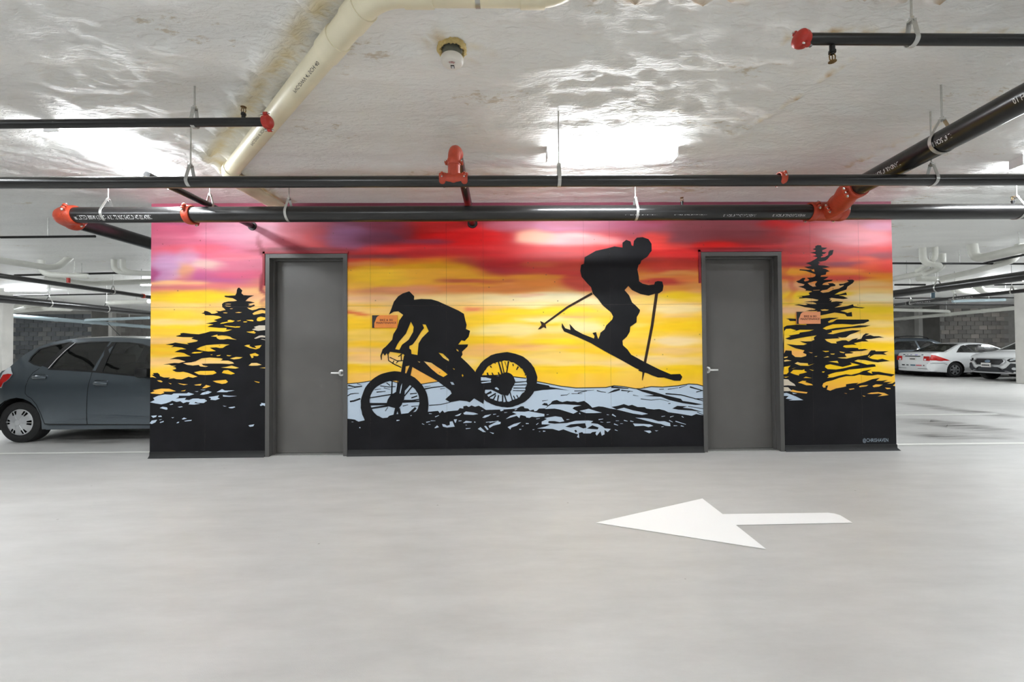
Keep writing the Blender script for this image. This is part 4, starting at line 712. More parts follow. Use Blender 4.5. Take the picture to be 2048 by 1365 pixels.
plaque(745, 631, 795, 656.5, M['plaque_orange'], 'orange wall plaque lettered for bike and ski maintenance, beside the painted biker')
plaque(1591.5, 624, 1639, 648.5, M['plaque_salmon'], 'salmon wall plaque lettered for bike and ski maintenance, on the painted fir')

# ================================================================== FLOOR MARKINGS
def flat(name, loop, z, mt, label=None, cat=None, group=None):
    V, T = fill([loop]); T = [t if (V[t[1]][0]-V[t[0]][0])*(V[t[2]][1]-V[t[0]][1])-(V[t[1]][1]-V[t[0]][1])*(V[t[2]][0]-V[t[0]][0]) > 0 else t[::-1] for t in T]
    o = meshobj(name, [(x, y, z) for x, y in V], T, mt)
    return tag(o, label, cat, group) if cat else o
ar = [(.667, 3.16), (1.712, 3.632), (1.712, 3.292), (2.56, 3.292), (2.6, 3.275), (2.618, 3.24), (2.60, 3.10), (1.705, 3.088), (1.70, 2.718)]
flat('floor_arrow', ar, .003, M['arrow'], 'white painted arrow on the floor pointing left', 'floor arrow')
def line(x0, x1, y, w, label): return flat('floor_line', [(x0, y-w/2), (x1, y-w/2), (x1, y+w/2), (x0, y+w/2)], .003, M['white_line'], label, 'floor line')
line(-12, XL+.02, 5.52, .07, 'white parking line on the floor before the grey hatchback')
line(XR-.02, 13, 5.51, .09, 'white parking line running right from the foot of the painted wall')
line(4.76, 9.4, 7.81, .09, 'short white parking line on the floor right of the painted wall, second from the front')
for a, b, lb in (((1803, 755.5), (1825, 756), 'faint white parking line behind the white coupe'), ((1874, 760), (1925, 760), 'white parking line beside the rear wheel of the white coupe'), ((1940, 766), (1982, 767.5), 'white parking line under the nose of the white crossover')):
    p, q = at_z(*a, 0), at_z(*b, 0); flat('floor_line', [(p.x, p.y-.06), (q.x+1.5, p.y-.06), (q.x+1.5, p.y+.06), (p.x, p.y+.06)], .003, M['white_line'], lb, 'floor line')
# tyre marks: scuffed rubber on the floor
tm, tt, tb, TN, TL = nt('tyre_mark')
tb.inputs['Base Color'].default_value = lin((92, 86, 80)); tb.inputs['Roughness'].default_value = .7
_tc = TN.new('ShaderNodeTexCoord'); _mp = TN.new('ShaderNodeMapping'); _mp.inputs['Scale'].default_value = (.5, 3, 1); TL.new(_tc.outputs['Object'], _mp.inputs[0])
_n = TN.new('ShaderNodeTexNoise'); _n.inputs['Scale'].default_value = 2.2; _n.inputs['Detail'].default_value = 6; TL.new(_mp.outputs[0], _n.inputs['Vector'])
_r = TN.new('ShaderNodeMapRange'); _r.inputs['From Min'].default_value = .35; _r.inputs['From Max'].default_value = .8; _r.inputs['To Max'].default_value = .85; TL.new(_n.outputs['Fac'], _r.inputs[0])
_a = TN.new('ShaderNodeAttribute'); _a.attribute_name = 'fade'; _m = TN.new('ShaderNodeMath'); _m.operation = 'MULTIPLY'; TL.new(_r.outputs[0], _m.inputs[0]); TL.new(_a.outputs['Fac'], _m.inputs[1]); TL.new(_m.outputs[0], tb.inputs['Alpha'])
def tyre_mark(pts, w0, w1):
    P = [at_z(x, y, 0) for x, y in pts]; Q = []
    for i in range(len(P)-1):
        for k in range(6): Q.append(P[i].lerp(P[i+1], k/6))
    Q.append(P[-1]); n = len(Q); V = []; Fa = []; A = []
    for i, p in enumerate(Q):
        d = (Q[min(n-1, i+1)]-Q[max(0, i-1)]).normalized(); s = Vector((-d.y, d.x, 0)); w = w0+(w1-w0)*i/(n-1); e = min(1, i/6, (n-1-i)/6)
        for t in (-1, -.5, 0, .5, 1): V.append((p.x+s.x*w*t, p.y+s.y*w*t, .0015)); A.append(e*(1-abs(t)**2))
    for i in range(n-1):
        for k in range(4): a = i*5+k; Fa.append((a, a+5, a+6, a+1))
    o = meshobj('tyre_mark', V, Fa, tm, floor); ca = o.data.color_attributes.new('fade', 'FLOAT_COLOR', 'POINT')
    ca.data.foreach_set('color', np.array([[x, x, x, 1] for x in A], np.float32).ravel())
tyre_mark([(1795, 803), (1850, 812), (1920, 822), (1975, 828), (2046, 840)], .3, .5)
tyre_mark([(1795, 835), (1850, 845), (1905, 850), (1960, 858), (2046, 874)], .5, .5)
tyre_mark([(1795, 868), (1860, 872), (1950, 872), (2046, 878)], .3, .3)
tyre_mark([(95, 872), (170, 878), (240, 880), (299, 880)], .3, .4)

# ================================================================== PIPE FITTINGS
def frame_of(axis):
    a = Vector(axis).normalized(); up = Vector((0, 0, 1)); s = a.cross(up)
    if s.length < .1: s = Vector((1, 0, 0))
    s.normalize(); return a, s, s.cross(a).normalized()
def ring_prof(r, w): return [(-w, r*1.0), (-w, r*1.17), (-w*.75, r*1.22), (-w*.3, r*1.25), (w*.3, r*1.25), (w*.75, r*1.22), (w, r*1.17), (w, r*1.0)]
def bolts(b, c, axis, r, side_angles):
    """lugs on the coupling; returns the mesh of the bolts"""
    a, s, u = frame_of(axis); out = []
    for ang in side_angles:
        bt = MB(); out.append(bt)
        d = s*math.cos(ang)+u*math.sin(ang); tn = -s*math.sin(ang)+u*math.cos(ang); p = Vector(c)+d*(r*1.42)
        for sg in (-1, 1):
            q = p+tn*sg*(r*.22)
            b.tube([q-tn*.13*r, q+tn*.13*r], r*.24, 10)
            b.tube([q-d*.35*r-tn*.1*r, q-d*.35*r+tn*.1*r], r*.24, 8)
        bt.tube([p-tn*r*.62, p+tn*r*.62], r*.085, 8); bt.tube([p+tn*r*.36, p+tn*r*.54], r*.15, 6); bt.tube([p-tn*r*.54, p-tn*r*.36], r*.15, 6)
    return out
def coupling(parent, c, axis, r, mt='orange', w=None, angs=(0, math.pi), name='coupling', rot=0.0):
    b = MB(); w = w or r*.42; b.lathe(c, axis, ring_prof(r, w), 28)
    bt = bolts(b, c, axis, r, [x+rot for x in angs])
    o = b.build(name, M[mt], parent, True)
    for q in bt: q.build('bolt', M['bolt'], o, True)
    return o
def pipe_text(parent, s, start_px, end_px, pix, axis_y, zc, r, ang, mt='white_print', flip=True, h=.04, slant=0.0, label=None):
    pass
def text_on_pipe(parent, s, p0, axis, length, r, ang, flip, h=.034):
    """lettering bent round a pipe: starts at p0 (on the axis), runs along axis; ang = angle of its middle below the side facing the camera"""
    V, Fc = text_mesh(s); u0 = min(v.x for v in V); u1 = max(v.x for v in V); a = Vector(axis).normalized()
    side = Vector((0, -1, 0)) if abs(a.x) > abs(a.y) else Vector((-1, 0, 0)) if p0[0] > 0 else Vector((1, 0, 0))
    side = (side-a*side.dot(a)).normalized(); dn = Vector((0, 0, -1)); vs = []
    for v in V:
        t = (v.x-u0)/(u1-u0); y = (v.y-.35)*h/.7
        if flip: t = 1-t; y = -y
        th = ang - y/r
        vs.append(Vector(p0)+a*(t*length)+(side*math.cos(th)+dn*math.sin(th))*(r+.0012))
    return meshobj('printed_lettering', vs, Fc, M['white_print'], parent)
def hanger(p, axis, r, label, parent=None, group=None, top=None):
    root = empty('pipe_hanger', p); tag(root, label, 'pipe hanger', group)
    a, s, u = frame_of(axis); k = r+.003; top = top or CEIL; vs = []; path = []
    for i in range(25):
        t = math.radians(-205+ (230+0)*i/24 - 0) if False else math.radians(160 + 220*i/24)
        path.append((math.cos(t)*k, math.sin(t)*k))
    path = [(-.012, r+.075)] + [path[0]] + path + [path[-1]] + [(.012, r+.075)]
    w = .013; th = .0035; m = MB()
    for (x, y) in path:
        n = math.hypot(x, y); ox, oy = x*(1+th/n), y*(1+th/n)
        for (xx, yy, ww) in ((x, y, -w), (x, y, w), (ox, oy, w), (ox, oy, -w)): vs.append(s*xx+u*yy+a*ww)
    fs = []
    for i in range(len(path)-1):
        for j in range(4): q = i*4+j; q2 = i*4+(j+1) % 4; fs.append((q, q2, q2+4, q+4))
    m.add(vs, fs); m.tube([u*(r+.072)-s*.018, u*(r+.072)+s*.018], .006, 8)
    m.box(-.014, .014, -.014, .014, r+.07, r+.082)
    m.build('strap', M['galv'], root, True)
    MB().tube([(0, 0, r+.06), (0, 0, top-p[2]+.02)], .0055, 8).build('rod', M['galv'], root, True)
    MB().tube([(0, 0, r+.083), (0, 0, r+.095)], .012, 6).build('nut', M['bolt'], root)
    return root
def pipe(name, pts, r, mt, label, cat='pipe', seg=28, group=None):
    o = MB().tube(pts, r, seg).build(name, M[mt] if isinstance(mt, str) else mt, None, True); tag(o, label, cat, group); return o
def sprinkler_head(p, up, label, parent):
    s = 1 if up else -1; root = empty('sprinkler_head', p); root['label'] = label; root.parent = parent
    MB().lathe((0, 0, 0), (0, 0, s), [(-.01, .013), (.03, .013), (.03, .017), (.042, .017), (.042, .01), (.05, .009)], 14).build('nipple', M['black_pipe_small'], root, True)
    b = MB()
    for q in (-1, 1): b.tube([(q*.009, 0, s*.045), (q*.016, 0, s*.058), (q*.014, 0, s*.075), (0, 0, s*.086)], .003, 8)
    b.tube([(0, 0, s*.05), (0, 0, s*.08)], .003, 8); b.build('frame', M['brass'], root, True)
    MB().lathe((0, 0, s*.086), (0, 0, s), [(0, .004), (0, .019), (.002, .019), (.003, .004)], 16).build('deflector', M['brass'], root)
    return root

# ---- main pipe in front of the mural
MY, MZ, MR = 4.38, 2.785, .081
mx0 = -4.62
mp_ = pipe('sprinkler_main_pipe', [(mx0, MY, MZ-.012), (9.5, MY, MZ)], MR, 'black_pipe', 'thick black steel sprinkler main crossing above the painted wall')
coupling(mp_, at_y(381, 430, MY)*1.0, (1, 0, 0), MR, w=.035, rot=math.radians(28))
tx = 3.45
teeb = MB().lathe((tx, MY, MZ), (1, 0, 0), [(-.14, MR*.95), (-.14, MR*1.15), (0, MR*1.2), (.14, MR*1.15), (.14, MR*.95)], 28)
teeb.tube([(tx, MY, MZ), (tx-.02, MY-.16, MZ), (tx-.06, MY-.27, MZ)], [MR*1.15, MR*1.12, MR*1.15], 24)
teeb.tube([(tx-.06, MY-.25, MZ), (tx-.13, MY-.4, MZ), (tx-.22, MY-.55, MZ), (tx-.245, MY-.66, MZ)], [MR*1.2, MR*1.17, MR*1.17, MR*1.2], 24)
tee = teeb.build('tee_fitting', M['orange'], mp_, True); tee['label'] = 'orange cast tee and bend joining the two thick pipes'
coupling(mp_, (tx-.155, MY, MZ), (1, 0, 0), MR, w=.035, rot=math.radians(20)); coupling(mp_, (tx+.155, MY, MZ), (1, 0, 0), MR, w=.035, rot=math.radians(20))
coupling(mp_, (tx-.07, MY-.27, MZ), (-.25, -1, 0), MR, w=.035, rot=math.radians(-25)); coupling(mp_, (tx-.25, MY-.69, MZ), (-.05, -1, 0), MR, w=.035, rot=math.radians(-25))
for k in range(12):
    p = at_y(468+97.3*k, 437, MY); q = at_y(468+97.3*k+65, 437, MY)
    text_on_pipe(mp_, 'WHEATLAND-UL 6" SCH 10', (p.x, MY, MZ-.004), (1, 0, 0), q.x-p.x, MR, math.radians(42), True, .026)
p = at_y(162, 437, MY); q = at_y(313, 437, MY)
text_on_pipe(mp_, 'us LISTED 300W (-21 07-14-21 T2 NIC SHIELD HT-22147051', (p.x, MY, MZ-.012), (1, 0, 0), q.x-p.x, MR, math.radians(34), False, .044)
# left elbow and the pipe going back beside the wall
eb = MB().tube(arc_pts((mx0+.06, MY, MZ-.012), (mx0-.115, MY, MZ-.012), (mx0-.13, MY+.2, MZ-.012), 10), MR*1.13, 24)
el = eb.build('elbow_fitting', M['orange'], mp_, True); el['label'] = 'orange elbow at the left end of the main pipe'
coupling(mp_, (mx0+.07, MY, MZ-.012), (1, 0, 0), MR, w=.035, rot=math.radians(30)); coupling(mp_, (mx0-.13, MY+.2, MZ-.012), (0, 1, 0), MR, w=.035, rot=math.radians(0))
pipe('sprinkler_main_pipe', [(mx0-.13, MY+.2, MZ-.012), (mx0-.14, 10.6, MZ-.02)], MR*.98, 'black_pipe', 'thick black pipe running back from the orange elbow past the painted wall')
br = pipe('sprinkler_main_pipe', [(tx-.245, MY-.68, MZ), (3.045, 2.38, MZ), (2.93, .4, MZ+.01), (2.9, -2.5, MZ+.01)], MR, 'black_pipe', 'thick black pipe coming from the orange tee toward the upper right corner')
def along(y): return Vector((3.045+(y-2.38)*.115, y, MZ))
for k in range(4):
    yy = 3.40-.53*k
    text_on_pipe(br, 'WHEATLAND-UL 6" SCH 10', along(yy), (-.09, -1, 0), .36, MR, math.radians(20), True, .034)

# ---- upper long pipe
UY, UZ, UR = 3.19, 2.652, .043
up_ = pipe('sprinkler_cross_pipe', [(-8, UY, UZ-.02), (9, UY, UZ-.005)], UR, 'black_pipe', 'long black pipe crossing the whole frame in front of the thick main')
coupling(up_, at_y(1562, 358, UY), (1, 0, 0), UR, w=.024, rot=math.radians(25))
ux = at_y(908, 358, UY).x
tb_ = MB().lathe((ux, UY, UZ), (1, 0, 0), [(-.075, UR*.95), (-.075, UR*1.12), (0, UR*1.2), (.075, UR*1.12), (.075, UR*.95)], 24)
tb_.tube([(ux, UY, UZ), (ux, UY, UZ+.13)], UR*1.1, 20)
tb_.tube(arc_pts((ux, UY, UZ+.12), (ux, UY, UZ+.27), (ux+.01, UY+.16, UZ+.272), 10), UR*1.12, 20)
t2 = tb_.build('tee_fitting', M['orange'], up_, True); t2['label'] = 'orange tee with an elbow on top'
for dx in (-.085, .085): coupling(up_, (ux+dx, UY, UZ), (1, 0, 0), UR, w=.024, rot=math.radians(20))
cq = MB().lathe((ux, UY, UZ+.135), (0, 0, 1), ring_prof(UR, .024), 24)
for sg in (-1, 1):
    cq.tube([(ux+sg*UR*1.4, UY-.02, UZ+.135), (ux+sg*UR*1.4, UY+.02, UZ+.135)], .013, 10)
cqo = cq.build('coupling', M['orange'], up_, True)
for sg in (-1, 1): MB().tube([(ux+sg*UR*1.45, UY-.035, UZ+.135), (ux+sg*UR*1.45, UY+.035, UZ+.135)], .006, 8).build('bolt', M['bolt'], cqo, True)
bx_, bz_ = at_y(945, 447, WALL_Y).x, at_y(945, 447, WALL_Y).z
pipe('sprinkler_branch_pipe', [(ux+.01, UY+.14, UZ+.272), (bx_, WALL_Y-.005, bz_)], UR*.95, 'black_pipe', 'short black branch pipe from the orange tee into the red part of the wall')
MB().lathe((bx_, WALL_Y-.001, bz_), (0, -1, 0), [(0, UR*1.5), (.012, UR*1.4), (.014, UR*.9)], 20).build('wall_flange', M['black_pipe_small'], mural, True)

# ---- slim pipe along the left lamp into the wall
sx = at_y(505, 449, WALL_Y)
sp = pipe('sprinkler_branch_pipe', [Vector((-3.19, 3.68, 2.905))]+[Vector((sx.x, WALL_Y-.004, 2.9))], .032, 'black_pipe', 'slim black pipe passing in front of the left lamp into the painted wall')
MB().lathe((sx.x, WALL_Y-.001, 2.9), (0, -1, 0), [(0, .055), (.012, .052), (.014, .03)], 20).build('wall_flange', M['black_pipe_small'], mural, True)

# ---- capped branches near the ceiling
BLZ = 2.93
def end_cap(parent, c, axis, r):
    a, s, u = frame_of(axis); b = MB().lathe(c, axis, [(-.03, r*1.0), (-.03, r*1.25), (-.012, r*1.42), (.012, r*1.42), (.02, r*1.2), (.028, r*.9), (.03, 0)], 24)
    for sg in (-1, 1): b.lathe(Vector(c)+(s*.5+u*.86)*sg*r*1.62-a*.002, axis, [(-.012, r*.1), (-.012, r*.42), (.012, r*.42), (.012, r*.1)], 12)
    o = b.build('end_cap', M['red_cap'], parent, True); o['label'] = 'red cap on the pipe end'
    for sg in (-1, 1): t = MB(); q = Vector(c)+(s*.5+u*.86)*sg*r*1.66; t.tube([q-a*.032, q+a*.026], r*.16, 8); t.tube([q-a*.034, q-a*.02], r*.28, 6); t.build('bolt', M['bolt'], o, True)
L1 = at_z(533, 244, BLZ); L0 = at_z(0, 256, BLZ)
bl = pipe('sprinkler_branch_pipe', [(-7.5, 2.96, BLZ), (L1.x, L1.y, BLZ)], .029, 'black_pipe_small', 'thin black pipe with a red end cap at the upper left')
end_cap(bl, (L1.x+.01, L1.y, BLZ), (1, 0, 0), .031)
R0 = at_z(1606, 78, BLZ)
brr = pipe('sprinkler_branch_pipe', [(R0.x, R0.y, BLZ), (6.5, R0.y+.02, BLZ)], .027, 'black_pipe_small', 'thin black pipe with a red end cap at the upper right')
end_cap(brr, (R0.x-.01, R0.y, BLZ), (-.9, -.35, 0), .031)
q = at_z(487, 246, BLZ); sprinkler_head((q.x, q.y, BLZ+.025), True, 'brass upright sprinkler head on the thin pipe at the upper left', bl)
q = at_z(1664, 82, BLZ); sprinkler_head((q.x, q.y, BLZ-.022), False, 'brass pendent sprinkler head under the thin pipe at the upper right', brr)
for px, lb in ((1343, 'tiny brass sprinkler head above the main pipe, right of centre'), (1966, 'tiny brass sprinkler head above the main pipe near the right edge')):
    q = at_y(px, 405, MY+.3); sprinkler_head((q.x, MY+.02, MZ+MR-.004), True, lb, mp_)

# ---- hangers
for px, lb in ((216, 'clevis hanger on the thick main beside the orange elbow'), (578, 'clevis hanger on the thick main above the left door'), (1271, 'clevis hanger on the thick main above the painted skier'), (2034, 'clevis hanger on the thick main at the right edge')):
    q = at_y(px, 424, MY); hanger((q.x, MY, MZ-.004), (1, 0, 0), MR, lb)
for px, lb in ((381, 'clevis hanger on the long front pipe at the left'), (1118, 'clevis hanger on the long front pipe beside the centre lamp'), (1864, 'clevis hanger on the long front pipe below the diagonal thick pipe')):
    q = at_y(px, 358, UY); hanger((q.x, UY, UZ-.008), (1, 0, 0), UR, lb)
q = at_z(389, 247, BLZ); hanger((q.x, q.y+.0, BLZ), (1, 0, 0), .029, 'clevis hanger on the thin capped pipe at the upper left')
q = at_z(1824, 81, BLZ); hanger((q.x, q.y, BLZ), (1, 0, 0), .027, 'clevis hanger on the thin capped pipe at the upper right')
q = at_z(1887, 283, MZ); hanger(along(q.y), (-.1, -1, 0), MR, 'clevis hanger round the diagonal thick pipe at the upper right')
hanger((-3.19+.01, 4.45, 2.9), (0, 1, 0), .032, 'clevis hanger on the slim pipe under the left lamp')

# ================================================================== CREAM DRAIN PIPE
PR = .068; PZ = CEIL-.105
P = [Vector((-2.775, WALL_Y-.01, PZ)), Vector((-2.775, 4.12, PZ)), Vector((-.62, 1.985, PZ)), Vector((.25, 1.985, PZ))]
dirn = (P[2]-P[1]).normalized()
route = [P[0]] + arc_pts(P[1]+Vector((0, .14, 0)), P[1], P[1]+dirn*.14, 6) + arc_pts(P[2]-dirn*.14, P[2], P[2]+Vector((.14, 0, 0)), 8) + arc_pts((.17, 1.985, PZ), (.32, 1.985, PZ), (.34, 1.83, PZ+.0), 8) + [Vector((.34, .6, PZ))]
pv = pipe('drain_pipe', route, PR, 'pvc', 'cream plastic drain pipe half buried in the ceiling foam')
def fit(c, axis, ln=.09): MB().lathe(c, axis, [(-ln/2, PR), (-ln/2, PR*1.1), (ln/2, PR*1.1), (ln/2, PR)], 28).build('pipe_joint', M['pvc'], pv, True)
fit(P[1]+Vector((0, .17, 0)), (0, 1, 0)); fit(P[1]+dirn*.17, dirn); fit(P[2]-dirn*.2, dirn, .14); fit(P[2]+Vector((.2, 0, 0)), (1, 0, 0), .14); fit((.14, 1.985, PZ), (1, 0, 0), .12)
fit(P[1].lerp(P[2], .83), dirn, .16)
MB().lathe((-.13, 1.985, PZ), (1, 0, 0), [(-.012, PR), (-.012, PR*1.04), (.012, PR*1.04), (.012, PR)], 28).build('pipe_clamp', M['galv'], pv, True)
def pvc_print(s, t0, ln, a, b):
    d = (b-a).normalized(); side = Vector((-d.y, d.x, 0))*(-1); V, Fc = text_mesh(s); u0 = min(v.x for v in V); u1 = max(v.x for v in V); vs = []
    for v in V:
        tt_ = (v.x-u0)/(u1-u0); th = math.radians(60) + ((v.y-.35)*.02/.7)/PR
        vs.append(a+d*(t0+tt_*ln)+(side*math.cos(th)*1+Vector((0, 0, -1))*math.sin(th))*(PR+.001))
    meshobj('printed_lettering', vs, Fc, M['black_print'], pv)
pvc_print('PVC-DWV 4" SCH 40', 1.0, .4, P[1], P[2]); pvc_print('PVC-DWV 4" SCH 40', 2.0, .4, P[1], P[2])
pvc_print('PVC CELLULAR CORE PIPE DWV', .25, .42, P[2], P[3])

# ================================================================== SMOKE DETECTOR
dc = at_z(904, 94, CEIL)
rt_ = empty('smoke_detector', (dc.x, dc.y, CEIL)); tag(rt_, 'round white smoke detector lettered FIRE in a foam-rimmed hole in the ceiling', 'smoke detector')
MB().lathe((0, 0, 0), (0, 0, -1), [(-.06, .058), (.075, .058), (.075, .05)], 28).build('mounting_box', M['det_grey'], rt_, True)
dh = MB().lathe((0, 0, -.07), (0, 0, -1), [(0, .05), (0, .068), (.006, .07), (.022, .069), (.034, .06), (.038, .052), (.04, 0)], 36).build('detector_head', M['det_white'], rt_, True)
V, Fc = text_mesh('FIRE'); u0 = min(v.x for v in V); u1 = max(v.x for v in V)
vs = []
for v in V:
    a = ((v.x-u0)/(u1-u0)-.42)*1.25; rr = .018+v.y*.017/.7
    vs.append((math.sin(a)*rr, -math.cos(a)*rr+.004, -.1112))
meshobj('lettering', vs, Fc, M['red_text'], dh)
MB().box(-.010, .012, .004, .032, -.1125, -.106, .001).build('sensor_slot', M['trim_black'], dh); MB().box(-.006, .009, .010, .03, -.1135, -.112, .0005).build('sensor_lens', M['clear_lens'], dh)
b = MB()
for k in range(40):
    a = 2*math.pi*k/40
    for j in range(8):
        t = 2*math.pi*j/8; rr = .078+.014*math.cos(t)+random.uniform(-.006, .006)*1; b.v.append(Vector((math.cos(a)*rr, math.sin(a)*rr, -.012+.02*math.sin(t)+random.uniform(-.006, .006))))
for k in range(40):
    for j in range(8): b.f.append((k*8+j, ((k+1) % 40)*8+j, ((k+1) % 40)*8+(j+1) % 8, k*8+(j+1) % 8))
b.build('foam_rim', M['foam_y'], rt_, True)

# ================================================================== LAMPS
def lamp(x, y, along_y=False, label=None, group=None):
    r = empty('ceiling_lamp', (x, y, CEIL+.01), math.pi/2 if along_y else 0); tag(r, label or 'unseen strip lamp on the ceiling, put in to light the garage', 'lamp', group)
    MB().box(-.6, .6, -.05, .05, -.06, 0, .004).build('lamp_housing', M['lamp_body'], r)
    b = MB(); n = 8; vs = []
    for xx in (-.595, .595):
        for k in range(n+1): a = math.pi*k/n; vs.append((xx, -math.cos(a)*.055, -.06-math.sin(a)*.041))
    fs = [(k, k+1, k+n+2, k+n+1) for k in range(n)]; b.add(vs, fs); b.build('lamp_diffuser', M['lamp'], r, True)
    for xx in (-.61, .595): MB().box(xx, xx+.015, -.058, .058, -.105, 0, .003).build('end_plate', M['lamp_body'], r)
    return r
lamp(.99, 3.82, False, 'lit strip lamp above the middle of the painted wall, behind the long front pipe')
lamp(-3.63, 3.92, True, 'lit strip lamp running away from the camera at the upper left')
lamp(5.67, 4.0, False, 'lit strip lamp at the right edge, level with the centre one')
a_ = at_z(10, 585, 3.07); lamp(a_.x+.65, a_.y, False, 'far lit strip lamp above the grey hatchback, behind the pipes')
a_ = at_z(292, 574, 3.07); lamp(a_.x+.5, a_.y, False, 'far lit strip lamp partly hidden by the left end of the painted wall')
a_ = at_z(2008, 565, 3.07); lamp(a_.x, a_.y, False, 'far lit strip lamp between the pipes above the white cars')
for x, y in ((-5.2, 2.4), (-9.4, 6.4), (9.9, 6.6), (0.4, 8.2) if False else (9.2, 3.9), (-2.4, -1.2), (2.6, -1.2), (-7, -1), (7.2, -1), (-4.5, -4.5), (0, -4.5), (4.5, -4.5), (-5.5, 9.6), (6.3, 9.8), (-17.5, 8), (17.5, 8), (-18.5, 15.5), (-13, 16), (-7, 15.5), (0, 15), (7, 15.5), (13.0, 16.5), (19.5, 11.2), (11.9, 14), (11, 18), (22.5, 16), (16.6, 11.6), (19, 13.4) , (-11, 14), (-11, 18), (-22, 16), (-18, 12.2)):  # unseen lamps: first two follow ceiling glow at the left, the rest added fill
    lamp(x, y, False, None, 'unseen strip lamps, most added as fill')

# ================================================================== PIPES IN THE DEPTH OF THE GARAGE
def deep(X, Z, r, y0, y1, mt, label, dz=0.0): return pipe('sprinkler_main_pipe' if r > .06 else 'sprinkler_branch_pipe', [(X, y0, Z), (X, y1, Z+dz)], r, mt, label, seg=18)
d1 = deep(-8.6, 2.63, .043, 3.5, 18.6, 'black_pipe', 'black pipe receding at the left, upper of the two')
coupling(d1, (-8.6, 9.85, 2.63), (0, 1, 0), .043, w=.03)
d2 = deep(-10.7, 2.455, .084, 4, 18.6, 'black_pipe', 'thick dark pipe receding at the left, lower of the two')
d3 = deep(8.8, 2.5, .084, 3.5, 18.6, 'black_pipe', 'thick black pipe receding at the right, upper of the two')
d4 = deep(11.3, 2.508, .044, 4, 18.6, 'black_pipe', 'black lettered pipe receding at the right, lower of the two')
for k in range(5): text_on_pipe(d4, '4" SCH 10 WHEATLAND', (11.3, 9.8+1.0*k, 2.508), (0, 1, 0), .55, .044, math.radians(20), False, .03)
coupling(d4, (11.3, 11.45, 2.508), (0, 1, 0), .044, 'trim_black', w=.04)
def prop(o, p): MB().tube([p, (p.x, p.y, CEIL+.02)], .007, 6).build('hanger_rod', M['galv'], o)
def cross(px0, py0, px1, py1, Z, r, mt, label, ext=0.0):
    a, b = at_z(px0, py0, Z), at_z(px1, py1, Z); d = (b-a).normalized(); o = pipe('sprinkler_branch_pipe', [a-d*ext, b+d*ext], r, mt, label, seg=14); prop(o, a.lerp(b, .5)); return o, a, b
cross(2, 475, 190, 473, 2.93, .017, 'black_pipe_small', 'thin black pipe at the far left just below the orange elbow', .0)
c1, a, b_ = cross(30, 551, 300, 545, 2.96, .022, 'black_pipe_small', 'thin black pipe crossing at the left above the grey hatchback', .0)
pipe('red_riser', [at_y(137, 553, 8.6), at_y(137, 566, 8.6)], .03, 'red_cap', 'short red riser between two pipes at the left')
cross(28, 592, 248, 588, 2.96, .02, 'black_pipe_small', 'thin black pipe far at the left, lower one', .0)
cross(1790, 527, 2046, 528, 2.93, .02, 'black_pipe_small', 'thin black pipe crossing at the right above the white cars', .8)
a, b_ = at_z(1968, 527, 2.95), at_z(2048, 510, 2.95); pipe('sprinkler_branch_pipe', [a, b_+(b_-a)*.5], .022, 'black_pipe_small', 'thin black pipe slanting to the right edge', seg=14)
cross(1790, 570, 1850, 570, 2.96, .025, 'black_pipe_small', 'short thin black pipe behind the thick one at the right')
cross(1990, 570, 2046, 569, 2.96, .025, 'black_pipe_small', 'thin black pipe beside the far right lamp')
cross(1790, 597, 2028, 596, 2.96, .022, 'black_pipe_small', 'thin black pipe far at the right under the lettered pipe')
cross(1790, 610, 2028, 610, 2.8, .02, 'black_pipe_small', 'thin black pipe far at the right, lowest one')
def pv_run(pts, Z, r, mt, label):
    W = [at_z(x, y, Z+dz) for x, y, dz in pts]; return pipe('drain_pipe', W, r, mt, label, seg=18)
def pv_smooth(W, r, mt, label):
    out = [W[0]]
    for i in range(1, len(W)-1):
        a = W[i]+(W[i-1]-W[i]).normalized()*min(.22, (W[i-1]-W[i]).length*.45); c = W[i]+(W[i+1]-W[i]).normalized()*min(.22, (W[i+1]-W[i]).length*.45)
        out += arc_pts(a, W[i], c, 6)
    out.append(W[-1]); o = pipe('drain_pipe', out, r, mt, label, seg=18); prop(o, W[-1].lerp(W[-2], .3)); return o
# left
a = at_z(0, 521, 2.93); b_ = at_z(112, 538, 2.93); pv_smooth([a+(a-b_)*.3, b_, b_+Vector((.0, .25, .28))], .057, 'pvc_white', 'grey drain pipe ending in an upturned elbow at the left')
a = at_z(82, 549, 2.9); pv_smooth([a+Vector((0, 0, .35)), a, a+Vector((.7, .25, 0))], .057, 'pvc_white', 'white elbow dropping from the ceiling at the left')
a, b_, c_ = at_z(60, 553, 2.9), at_z(176, 568, 2.9), at_z(330, 562, 2.9); pv_smooth([a+(a-b_)*.0+Vector((0, .3, 0)), b_, c_], .06, 'pvc_white', 'pale drain pipe with a bend behind the thin black pipes at the left')
for px, mt in ((228, 'pvc_white'), (245, 'pvc_white')):
    a = at_z(px, 545, 2.93); pv_smooth([a+Vector((0, 0, .3)), a, a+Vector((1.6, .5, -.0))], .05, mt, 'plastic elbow stub dropping from the ceiling, %s of a pair at the left' % ('left' if px == 228 else 'right'))
a, b_ = at_y(20, 632, 15.5), at_y(330, 657, 19.6)
pc = pipe('drain_pipe', [a, b_], .075, 'pvc_blue', 'pale blue drain pipe along the back wall at the left', seg=18)
for t in (.25, .42, .47, .55, .63, .82): MB().lathe(a.lerp(b_, t), b_-a, [(-.05, .075), (-.05, .084), (.05, .084), (.05, .075)], 18).build('pipe_joint', M['pvc_blue'], pc, True)
a2, b2 = at_y(166, 641, 17.2), at_y(298, 636, 17.2); pv_smooth([a.lerp(b_, .5)+Vector((0, 0, .0)), a2, b2], .06, 'pvc_blue', 'pale blue branch drain meeting the long one at the left')
